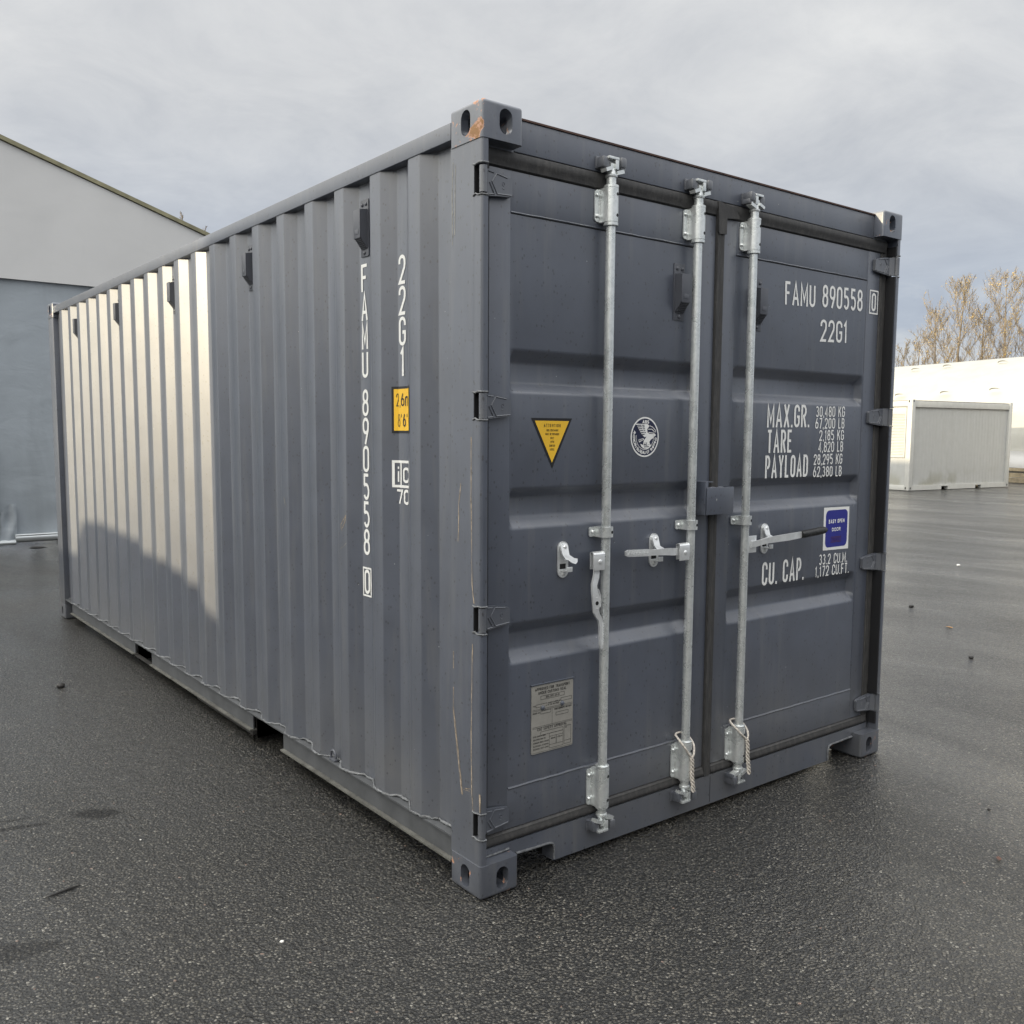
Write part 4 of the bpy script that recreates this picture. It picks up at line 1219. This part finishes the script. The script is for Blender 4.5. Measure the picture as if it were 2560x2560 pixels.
# approval data plate
m = MB(); m.prism(rrect(.2600, .4530, .4345, .6800, .006, 3), 1, YP - .0035, YP - .0005)
m.cur = 2; m.box(.2570, .4580, YP - .006, YP, .6815, .6860, .001)
m.cur = 1; yp = YP - .0042
for s_, a, b, z, h in (('APPROVED FOR TRANSPORT', .275, .436, .6615, .0105), ('UNDER CUSTOMS SEAL', .290, .420, .6470, .0105), ('USA-209-AB-24', .325, .389, .6305, .0080), ('CSC SAFETY APPROVAL', .287, .424, .5160, .0100),
                       ('TYPE', .265, .278, .6055, .005), ('MANUFACTURERS NO', .335, .392, .6085, .005), ('OF THE CONTAINER', .335, .386, .6015, .005), ('OWNERS NO', .265, .296, .5790, .006), ('TIMBER COMPONENT TREATMENT', .364, .446, .5800, .0065),
                       ('DATE MANUFACTURED', .268, .326, .4945, .0055), ('IDENTIFICATION NO', .268, .324, .4830, .0055), ('MAXIMUM GROSS WEIGHT', .268, .340, .4715, .0055), ('ALLOWABLE STACKING', .268, .338, .4600, .0055), ('RACKING TEST LOAD', .268, .338, .4490, .0055),
                       ('30480 KG', .349, .370, .4760, .005), ('67200 LB', .380, .403, .4760, .005), ('CSC', .416, .425, .5040, .005)):
    text(m, s_, (a, z), (b, z), h, y=yp, st=h * .16)
for x0, x1, z0, z1 in ((.301, .411, .6275, .6405), (.280, .330, .6020, .6120), (.395, .446, .6080, .6190), (.301, .348, .5760, .5860), (.372, .430, .5590, .5700), (.302, .406, .4990, .5110), (.342, .407, .4440, .4985), (.342, .407, .4560, .4870), (.374, .375, .4560, .4870), (.412, .444, .4460, .5120), (.412, .444, .4460, .4580)):
    rect_line(m, x0, x1, z0, z1, .0011, yp)
for x0, x1, z0, z1 in ((.2640, .4490, .5935, .5945), (.2640, .4490, .5890, .5900), (.2640, .4490, .5310, .5320), (.2640, .4490, .5265, .5275), (.3540, .3550, .5320, .5890), (.264, .449, .4380, .4388)):
    flat(m, [(x0, z0), (x1, z0), (x1, z1), (x0, z1)], yp)
m.cur = 2
for x, z in ((.3100, .5970), (.4010, .5985)): m.dome((x, YP - .0035, z), (0, -1, 0), .0088, .0065, 12)
m.build('approval_plate', [M['plate'], M['black'], M['paint']], dl)

# ropes tied round two lock rods
def rope(loop, p0, p1, lab):
    t = tag(empty('rope', (p0[0], p0[1], p1[2])), lab, 'rope', 'pale ropes tied to the lock rods')
    O = Vector(t.location)
    pts = [Vector(p) for p in loop]
    sm = []
    n = len(pts)
    for i in range(n - 1):
        a, b, c, d_ = pts[max(0, i - 1)], pts[i], pts[i + 1], pts[min(n - 1, i + 2)]
        for k in range(6):
            u = k / 6
            sm.append(0.5 * ((2 * b) + (c - a) * u + (2 * a - 5 * b + 4 * c - d_) * u * u + (3 * b - a - 3 * c + d_) * u ** 3))
    sm.append(pts[-1])
    m = MB(); m.tube([p - O for p in sm], .0042, 8); m.build('loop', M['rope'], t)
    p0 = Vector(p0); p1 = Vector(p1)
    for ph in (0, 2.09, 4.19):
        S = []
        for k in range(61):
            u = k / 60; a = ph + u * 19
            c = p0.lerp(p1, u) + Vector((.0018 * math.sin(u * 9), 0, 0))
            S.append(c + Vector((math.cos(a) * .0062, math.sin(a) * .0050, 0)) - O)
        m = MB(); m.tube(S, [.0036] * 59 + [.0030, .0014], 6); m.build('strand', M['rope'], t)
    return t
rope([(1.031, -.010, .280), (1.014, -.010, .300), (.988, -.004, .335), (.984, .020, .358), (.998, .046, .366), (1.034, .050, .366), (1.058, .036, .352), (1.0600, .006, .325), (1.046, -.010, .292), (1.033, -.011, .276)],
     (1.032, -.012, .279), (1.042, -.014, .134), 'pale twisted rope hanging from the middle lock rod, left of the door joint')
rope([(1.379, -.010, .284), (1.352, -.010, .305), (1.326, -.002, .332), (1.320, .022, .352), (1.336, .046, .360), (1.372, .050, .358), (1.396, .034, .345), (1.396, .004, .320), (1.388, -.010, .296), (1.380, -.011, .281)],
     (1.380, -.012, .283), (1.396, -.014, .128), 'pale twisted rope hanging from the right-hand lock rod, by the door joint')

# ------------------------------------------------------------------ grey tent hall behind, to the left
def nz(x, y, z=0.0): return noise.noise(Vector((x, y, z)))
HY = 11.62
hall = tag(empty('tent_hall', (0, HY, 0)), 'grey tent hall with pale gable and blue-grey tarpaulin wall, behind the container', 'tent hall')
def sheet(xs, zs, yf, mt, name, parent, keep=None):
    m = MB(); n = len(xs)
    V = [(x, yf(x, z), z) for z in zs for x in xs]
    F = []
    for j in range(len(zs) - 1):
        for i in range(n - 1):
            if keep is None or keep((xs[i] + xs[i + 1]) / 2, (zs[j] + zs[j + 1]) / 2): F.append((j * n + i, j * n + i + 1, (j + 1) * n + i + 1, (j + 1) * n + i))
    m.add(V, F); return m.build(name, mt, parent, smooth=180, fix=False)
xs = [-6.5 + .12 * k for k in range(106)]; zs = [.10 + .07 * k for k in range(51)]
def wy(x, z):
    d_ = .020 * nz(x * .9, z * .5) + .012 * nz(x * 2.4, z * .8, 3)
    low = max(0.0, 1 - z / .9)
    d_ += low * (.05 * nz(x * 1.8, z * 2.2, 9) + .030 * nz(x * 5, z * 4, 4))
    return d_
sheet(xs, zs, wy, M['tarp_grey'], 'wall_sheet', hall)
def roofz(x): return 5.636 - .3265 * abs(x + .2)
m = MB(); xs2 = [-6.5 + .25 * k for k in range(51)]; V = []; n = 13
for x in xs2:
    zt = max(3.575, roofz(x) - .03)
    for k in range(n):
        z = 3.560 + (zt - 3.560) * k / (n - 1)
        V.append((x, -.055 + .010 * nz(x * .7, z * .7, 5), z))
m.add(V, [(i * n + k, (i + 1) * n + k, (i + 1) * n + k + 1, i * n + k + 1) for i in range(len(xs2) - 1) for k in range(n - 1)])
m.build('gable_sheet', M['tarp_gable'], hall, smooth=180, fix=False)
m = MB()
for (x0, x1) in ((-.2, 6.2), (-6.6, -.2)):
    z0, z1 = roofz(x0), roofz(x1)
    m.prism([(x0, z0 - .02), (x1, z1 - .02), (x1, z1 + .035), (x0, z0 + .035)], 1, -.085, .02)
m.build('gable_trim', M['olive'], hall)
m = MB()
for (x0, x1) in ((-.2, 6.2), (-6.6, -.2)):
    z0, z1 = roofz(x0), roofz(x1)
    m.prism([(x0, z0 - .01), (x1, z1 - .01), (x1, z1 + .02), (x0, z0 + .02)], 1, .021, 26)
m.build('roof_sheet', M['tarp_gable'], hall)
m = MB(); m.box(6.0, 6.05, 0, 26, 0, 3.55); m.build('side_sheet', M['tarp_grey'], hall)
m = MB(); m.box(-6.5, -6.45, 0, 26, 0, 3.55); m.build('side_sheet', M['tarp_grey'], hall)
m = MB(); m.tube([(.618, -.03, .104), (8, -.03, .104)], .058, 16); m.tube([(.62, -.075, .150), (8, -.075, .150)], .014, 8); m.build('weight_tube', M['alu'], hall)
xs = [.30 + .018 * k for k in range(20)]; zs = [.03 + .022 * k for k in range(26)]
sheet(xs, zs, lambda x, z: -.05 + .06 * nz(x * 9, z * 4, 1) - .05 * max(0, .25 - z) * 2, M['tarp_grey'], 'loose_flap', hall, keep=lambda x, z: z < .22 + (x - .30) * 1.4 and z > .06 - (x - .42) * .2)
m = MB(); m.box(-.9, .36, -.06, .0, .02, .05); m.tube([(-1, -.04, .06), (.62, -.05, .055)], .035, 10); m.build('weight_tube', M['alu'], hall)
m = MB(); m.box(.385, .425, -.075, -.04, .06, 1.35); m.build('strap', M['olive'], hall)

# ------------------------------------------------------------------ white tent hall far right
B0 = Vector((31.2, 12.0)); HN = Vector((.977, -.215)); HT = Vector((-.215, -.977))
hall2 = tag(empty('tent_hall', (B0.x, B0.y, 0)), 'long white tent hall lit by the low sun, beyond the site cabin', 'tent hall')
P2 = [(0, .02), (.02, .5), (.05, 1.1), (.12, 1.7), (.25, 2.25), (.50, 2.72), (.90, 3.10), (1.5, 3.46), (2.2, 3.80), (3.0, 4.12), (3.8, 4.38), (4.96, 4.66)]
P2 = P2 + [(9.92 - s_, z) for s_, z in P2[-2::-1]]
fine = []
for (a, b) in zip(P2, P2[1:]):
    for k in range(3): fine.append((a[0] + (b[0] - a[0]) * k / 3, a[1] + (b[1] - a[1]) * k / 3))
fine.append(P2[-1])
ks = [-22 + .16 * k for k in range(220)]
V = []; n = len(fine)
for k in ks:
    for s_, z in fine:
        sag = .06 * nz(k * .30, z * 2.6, 2) + .045 * nz(k * .35 + z, z * 7, 7)
        if z < 1.6: sag += (1.6 - z) * .13 * nz(k * .8 + z * 1.5, z * 4.5, 11)
        p = HT * k + HN * (s_ - sag)
        rz_ = z + (.018 * nz(k * .2, s_ * .5, 21) if z > 3 else 0)
        V.append((p.x, p.y, max(.02, rz_)))
m = MB(); m.add(V, [(i * n + j, (i + 1) * n + j, (i + 1) * n + j + 1, i * n + j + 1) for i in range(len(ks) - 1) for j in range(n - 1)])
m.build('fabric_cover', M['tarp_white'], hall2, smooth=180, fix=False)
def hood(k, s_, z):
    p = HT * k + HN * (s_ - .06); t3 = Vector((HT.x, HT.y, 0)); o3 = Vector((-HN.x, -HN.y, .3)).normalized()
    m = MB(); c = Vector((p.x, p.y, z))
    rows = []
    for a in range(0, 181, 20):
        rows.append(c + t3 * (.24 * math.cos(R(a))) + Vector((0, 0, .06 * math.sin(R(a)))))
    V = [r_ for r_ in rows] + [r_ + o3 * (.12 * math.sin(R(a))) for r_, a in zip(rows, range(0, 181, 20))]
    q_ = len(rows)
    m.add(V, [(i, i + 1, q_ + i + 1, q_ + i) for i in range(q_ - 1)])
    m.build('vent_hood', M['tarp_white'], hall2, smooth=60, fix=False)
for k, s_, z in ((-5.73, .86, 3.12), (-3.62, .88, 3.14), (-1.57, .92, 3.18), (-7.40, 3.6, 4.32), (-5.99, 3.8, 4.38), (-3.48, 3.8, 4.38)): hood(k, s_, z)
# fabric skirt and timber along the foot of the hall
m = MB(); V = []
zz = [.50, .60, .72, .84, .96, 1.06]
for k in ks:
    for z in zz:
        p = HT * k - HN * (.10 + .05 * nz(k * .9, z * 5, 31) + .10 * (1.06 - z))
        V.append((p.x, p.y, z + .03 * nz(k * .7, z, 8)))
n = len(zz); m.add(V, [(i * n + j, (i + 1) * n + j, (i + 1) * n + j + 1, i * n + j + 1) for i in range(len(ks) - 1) for j in range(n - 1)])
m.build('skirt', M['tarp_gable'], hall2, smooth=180, fix=False)
for i, (off, z, r) in enumerate(((.28, .44, .05), (.42, .26, .07), (.58, .10, .08))):
    t = MB()
    a = B0 + HT * (-3.0 - .4 * i) - HN * off; b = B0 + HT * (9.0) - HN * (off + .05 * i)
    t.obox(((a.x + b.x) / 2, (a.y + b.y) / 2, z), Vector(((b - a).normalized().x, (b - a).normalized().y, 0)), Vector((-(b - a).normalized().y, (b - a).normalized().x, 0)), Vector((0, 0, 1)), (b - a).length / 2, .07, r)
    o = t.build('timber_beam', M['wood'])
    tag(o, ('weathered timber beam highest on the pile at the white hall foot', 'weathered timber beam in the middle of the pile by the white hall', 'lowest weathered timber beam lying on the ground by the white hall')[i], 'beam', 'timber beams along the white hall')

# ------------------------------------------------------------------ site cabin
CL, CWd, CH = 4.77, 2.44, 2.57
cab = tag(empty('site_cabin', (23.15, 11.34, 0), math.atan2(-.129, .992)), 'white flat-roofed site cabin with a closed roller shutter, on the asphalt far right', 'cabin')
for x, y in ((0, 0), (CL - .15, 0), (0, CWd - .15), (CL - .15, CWd - .15)):
    m = MB(); m.box(x, x + .15, y, y + .15, .012, CH, .012); m.build('corner_post', M['cabin_frame'], cab)
m = MB(); m.box(.15, CL - .15, .012, .12, 2.36, 2.53, .006); m.box(.15, CL - .15, CWd - .12, CWd - .012, 2.36, 2.53); m.box(.012, .12, .15, CWd - .15, 2.38, 2.53, .006); m.box(CL - .12, CL - .012, .15, CWd - .15, 2.36, 2.53)
m.cur = 1; m.box(.15, CL - .15, .020, .12, 2.5305, 2.548); m.box(.15, CL - .15, .022, .11, 2.345, 2.3595); m.box(.020, .12, .15, CWd - .15, 2.5305, 2.546)
m.build('roof_frame', [M['cabin_frame'], M['gasketgrey']], cab)
m = MB(); m.prism([(.15, .012), (1.50, .012), (1.50, .105), (1.80, .105), (1.80, .012), (3.12, .012), (3.12, .105), (3.40, .105), (3.40, .012), (CL - .15, .012), (CL - .15, .150), (.15, .150)], 1, .014, .12)
m.box(.014, .12, .15, CWd - .15, .012, .150, .006); m.box(CL - .12, CL - .014, .15, CWd - .15, .012, .15); m.box(.15, CL - .15, CWd - .12, CWd - .02, .012, .15)
m.cur = 1; m.box(1.45, 1.85, .20, .22, .01, .11); m.box(3.07, 3.45, .20, .22, .01, .11)
m.build('base_frame', [M['cabin_frame'], M['hole']], cab)
m = MB(); m.box(.1, CL - .1, .1, CWd - .1, 2.50, 2.535); m.build('roof', M['cabin_frame'], cab)
# cladding sheets with raised ribs, one part per sheet
npan = 5; pw = (CL - .30) / npan
for i in range(npan):
    x0 = .15 + pw * i; P = []
    nr = 6
    for k in range(nr):
        a = x0 + pw * k / nr
        P += [(a + .002, .060), (a + pw / nr * .62, .060), (a + pw / nr * .70, .0575), (a + pw / nr * .92, .0575)]
    P.append((x0 + pw - .001, .060))
    V = []
    for x, y in P: V += [(x, y, .150), (x, y, 2.345)]
    m = MB(); m.add(V, [(2 * k, 2 * k + 1, 2 * k + 3, 2 * k + 2) for k in range(len(P) - 1)]); m.build('cladding_sheet', M['cabin'], cab, smooth=0, fix=False)
m = MB()
m.box(.050, .10, .15, .20, .150, 2.38); m.box(.050, .10, .90, CWd - .15, .150, 2.38); m.box(.050, .10, .20, .90, .150, .93); m.box(.050, .10, .20, .90, 2.36, 2.38)
m.box(CL - .10, CL - .05, .15, CWd - .15, .15, 2.36); m.box(.15, CL - .15, CWd - .10, CWd - .05, .15, 2.36)
m.build('end_wall', M['cabin'], cab)
win = None
m = MB()
for a, b, c, d_ in ((.205, .235, .94, 2.355), (.865, .895, .94, 2.355), (.235, .865, .94, .975), (.235, .865, 2.15, 2.355)): m.box(.034, .075, a, b, c, d_, .004)
win = m.build('window', M['shutter'], cab)
m = MB(); m.box(.060, .066, .236, .864, .976, 2.149)
sl = MB(); sl.prism([(.058, 0), (.046, .008), (.043, .020), (.046, .034), (.058, .0425)], 1, .237, .863)
sme = MB(); 
def slat_mesh():
    q_ = MB()
    V = []
    pr = [(.058, 0), (.048, .006), (.0445, .020), (.048, .034), (.058, .0405)]
    for x, z in pr: V += [(x, .237, z), (x, .863, z)]
    q_.add(V, [(2 * k, 2 * k + 1, 2 * k + 3, 2 * k + 2) for k in range(len(pr) - 1)])
    return q_.mesh('slat', M['shutter'], 0, fix=False)
smesh = slat_mesh()
for k in range(27): link('slat', smesh, win, (0, 0, .977 + k * .0434))
for x, y, z in ((.0, .085, 2.49), (.0, .085, .045)):
    m = MB(); m.box(-.004, .02, y, y + .035, z, z + .06); m.build('corner_hole', M['hole'], cab)
for x, z in ((.06, .045), (CL - .10, .045), (.05, 2.50)):
    m = MB(); m.box(x, x + .035, -.004, .02, z, z + .055); m.build('corner_hole', M['hole'], cab)
m = MB(); m.box(.040, .052, .30, .44, .075, .10); m.build('vent', M['gasketgrey'], cab)

# ------------------------------------------------------------------ trees beyond the white hall
def tree(name, x, y, h, spread, nb, nleaf, lab, mt, lean=0.0, seed=1, leaf=.10, low=.18, grp='autumn trees beyond the white hall'):
    rr = random.Random(seed)
    t = tag(empty(name, (x, y, 0)), lab, 'tree', grp)
    T = MB(); Bm = MB(); tips = []
    pts = []
    n = 12
    for k in range(n + 1):
        u = k / n
        pts.append(Vector((lean * u * u * h + .10 * math.sin(u * 5 + seed), .12 * math.sin(u * 4 + seed * 2), u * h)))
    T.tube(pts, [max(.012, .13 * h / 9 * (1 - k / n) ** .9 + .01) for k in range(n + 1)], 7)
    def limb(p, d_, ln, r, depth):
        P = [p]; q_ = p; dd = d_.copy()
        st = 5
        for k in range(st):
            dd = (dd + Vector((rr.uniform(-.18, .18), rr.uniform(-.18, .18), rr.uniform(.0, .22)))).normalized()
            q_ = q_ + dd * ln / st; P.append(q_)
            if depth > 0 and k >= 1:
                for _ in range(2 if depth > 1 else rr.choice((1, 2, 2))):
                    az = rr.uniform(0, 6.28); sd = (dd + Vector((math.cos(az), math.sin(az), rr.uniform(-.1, .5))) * .75).normalized()
                    limb(q_, sd, ln * rr.uniform(.30, .48), r * .5, depth - 1)
            elif depth == 0: tips.append((q_, dd))
        Bm.tube(P, [max(.0065, r * (1 - k / (st + .6))) for k in range(st + 1)], 3, False)
    for k in range(nb):
        u = low + (1 - low) * ((k + rr.random()) / nb) ** .85
        u = min(u, .985)
        i = min(n - 1, int(u * n)); p = pts[i].lerp(pts[i + 1], u * n - i)
        az = k * 2.4 + rr.uniform(-.4, .4)
        ln = spread * (1.05 - u) ** .75 * rr.uniform(.7, 1.15) + .25
        limb(p, Vector((math.cos(az), math.sin(az), rr.uniform(.75, 1.35))).normalized(), ln, .035 * (1.15 - u) * h / 9, 2)
    T.build('trunk', M['bark'], t); Bm.build('branches', M['bark'], t)
    F = MB()
    for k in range(nleaf):
        p, dd = tips[rr.randrange(len(tips))]
        p = p + Vector((rr.gauss(0, .07), rr.gauss(0, .07), rr.gauss(0, .07))) - dd * rr.random() * .3
        a = Vector((rr.uniform(-1, 1), rr.uniform(-1, 1), rr.uniform(-1, 1))).normalized(); b = a.orthogonal().normalized()
        s_ = leaf * rr.uniform(.5, 1.1)
        F.add([p - a * s_ * .5, p + b * s_ * .32, p + a * s_ * .5, p - b * s_ * .32], [(0, 1, 2, 3)])
    o = F.build('foliage', mt, t, smooth=0, fix=False); o['kind'] = 'stuff'
    return t
tree('birch_tree', 48.3, 22.7, 9.4, 3.9, 26, 2300, 'yellow-leaved birch beyond the white hall, left one of the tall pair', M['leafy'], 0.0, 3, leaf=.085)
tree('birch_tree', 49.2, 20.75, 9.45, 3.9, 27, 2300, 'yellow-leaved birch beyond the white hall, nearest the right edge', M['leafy'], 0.0, 8, leaf=.085)
tree('birch_tree', 48.0, 23.9, 7.9, 3.0, 17, 1100, 'smaller yellowish birch left of the tall pair beyond the white hall', M['leafy'], 0.0, 14, leaf=.08)
tree('birch_tree', 47.6, 24.6, 6.7, 2.2, 11, 500, 'low sparse birch between the bush and the taller birches', M['leafy'], -.03, 22, leaf=.08)
tree('birch_tree', 48.8, 21.7, 8.0, 2.8, 13, 700, 'shorter birch standing between the tall pair beyond the white hall', M['leafy'], .02, 27, leaf=.08)
tree('bare_tree', 50.2, 19.8, 9.2, 2.2, 16, 120, 'thin nearly bare tree cut by the right edge of the view', M['leafb'], 0.0, 31, leaf=.06)
tree('bush_tree', 47.1, 25.3, 6.35, 1.8, 16, 900, 'brownish bush showing over the hall beside the container post', M['leafb'], 0.0, 41, leaf=.08)
tree('bush_tree', 47.0, 26.4, 6.2, 1.8, 13, 700, 'brownish bush mostly hidden behind the container post', M['leafb'], 0.0, 47, leaf=.08)
tree('bare_tree', 11.2, 35.5, 9.75, 1.5, 16, 20, 'bare twigs rising over the grey hall roof edge', M['leafb'], 0.0, 55, leaf=.04, grp='bare trees behind the grey hall')
tree('bare_tree', 11.75, 35.3, 9.35, 1.3, 14, 20, 'lower bare twigs over the grey hall roof near the container rail', M['leafb'], 0.0, 61, leaf=.04, grp='bare trees behind the grey hall')

# ------------------------------------------------------------------ small things on the asphalt
def stone(name, x, y, r, mt, lab, cat='stone'):
    bm = bmesh.new(); bmesh.ops.create_icosphere(bm, subdivisions=2, radius=r)
    for v in bm.verts: v.co *= 1 + .25 * nz(v.co.x / r + x * 7, v.co.y / r, v.co.z / r); v.co.z *= .6
    m = MB(); m.bm(bm); return tag(m.build(name, mt, None, (x, y, r * .45)), lab, cat)
stone('pebble', -.630, .170, .0065, M['pebble'], 'white pebble on the asphalt in the left foreground')
stone('pebble', -.760, 1.170, .0040, M['pebble'], 'tiny white pebble on the asphalt left of the container')
stone('pebble', 9.320, 3.030, .022, M['pebble'], 'white pebble far off on the asphalt right of the container')
stone('pebble', -.510, 3.660, .026, M['darkstone'], 'black lump on the asphalt beside the bottom rail')
stone('pebble', 6.280, 1.950, .022, M['darkstone'], 'dark pebble on the pale asphalt by the right container edge')
stone('pebble', 4.760, .670, .018, M['darkstone'], 'dark pebble on the asphalt right of the lower casting')
stone('pebble', 2.150, -.670, .007, M['darkstone'], 'small dark pebble in the right foreground near the brown leaf')
def leaf(x, y, r, rz, mt, lab):
    m = MB(); P = []
    n = 9
    for i in range(n):
        u = i / (n - 1); w_ = r * .45 * math.sin(math.pi * u ** .8)
        zc = .004 + r * .25 * (u - .5) ** 2 * 2
        P += [((u - .5) * 2 * r, -w_, zc + w_ * .35), ((u - .5) * 2 * r, 0, zc), ((u - .5) * 2 * r, w_, zc + w_ * .55)]
    m.add(P, [(3 * i + j, 3 * i + j + 1, 3 * i + j + 4, 3 * i + j + 3) for i in range(n - 1) for j in range(2)])
    o = m.build('fallen_leaf', mt, None, (x, y, 0), smooth=60, fix=False); o.rotation_euler = (0, 0, rz); return tag(o, lab, 'leaf')
leaf(1.710, -.910, .020, .5, M['deadleaf'], 'curled brown leaf on the asphalt in the right foreground')
leaf(5.650, 1.280, .040, 1.2, M['orangeleaf'], 'orange leaf on the pale asphalt right of the container')
for k in range(3): pass
leaf(.80, 11.06, .12, .1, M['darkstone'], 'black wet leaf shred by the foot of the grey hall')
m = MB(); m.tube([(-1.15, .898, .004), (-1.11, .905, .006), (-1.07, .915, .006), (-1.03, .923, .004)], [.0015, .0035, .004, .001], 6)
tag(m.build('twig', M['darkstone']), 'thin dark twig on the asphalt in the left foreground', 'twig')

# ------------------------------------------------------------------ unseen blocks added left of the view to shape the shadow on the container
ed = 2.385
k_ = -SH.y / SH.x
sun_block = tag(empty('sun_blocker', (-16, 0, 0)), 'unseen block added left of the container to keep the sun off its near half', 'hall')  # added box, sized and placed to hold the sun off the near half
ye = ed + .02 + 16 * k_
m = MB(); zs_ = 2.66 + 16 * math.tan(SUN_EL) / abs(SH.x)
m.box(-9, 0, -24, ye, 0, zs_ - .11); m.build('wall', M['offblock'], sun_block)
m = MB(); m.box(-9.1, .1, -24.1, ye, zs_ - .108, zs_); m.build('roof', M['offblock'], sun_block)
low_block = tag(empty('low_sun_blocker', (-9.5, 0, 0)), 'unseen low block added left of the container, cut to its lower shadow edge', 'sun blocker')  # made-up low block, outline follows the wanted shadow edge
dz = 9.5 * math.tan(SUN_EL) / abs(SH.x); dy = 9.5 * k_
pl_ = [(2.40 + dy, .1), (2.40 + dy, .50 + dz), (2.52 + dy, .565 + dz), (2.70 + dy, .69 + dz), (3.25 + dy, .78 + dz), (3.84 + dy, .80 + dz), (3.87 + dy, .86 + dz), (4.80 + dy, .90 + dz), (5.30 + dy, .87 + dz), (5.40 + dy, .60 + dz), (6.3 + dy, .55 + dz), (6.3 + dy, .1)]
m = MB(); m.prism(pl_, 0, -1.6, 0); m.build('blocker_outline', M['tarp_grey'], low_block)
for y in (3.6 + dy, 5.2 + dy):
    m = MB(); m.tube([(-1.65, y, .28), (-1.45, y, .28)], .28, 18); m.tube([(-.15, y, .28), (.02, y, .28)], .28, 18); m.build('blocker_wheel', M['rubber'], low_block)

# unseen dark boxes added behind the viewer to darken the doors lower down
for i in range(4):
    nb = tag(empty('shipping_container', (-7.5 + i * 6.3, -10.0, 0)), ['leftmost', 'second', 'third', 'rightmost'][i] + ' unseen box added behind the viewer to shade the lower doors', 'container', 'unseen light blockers added behind the viewer')
    m = MB(); m.box(0, 6.06, -2.44, 0, .03, 2.59); m.build('blocker_box', M['paint_dusty'], nb)
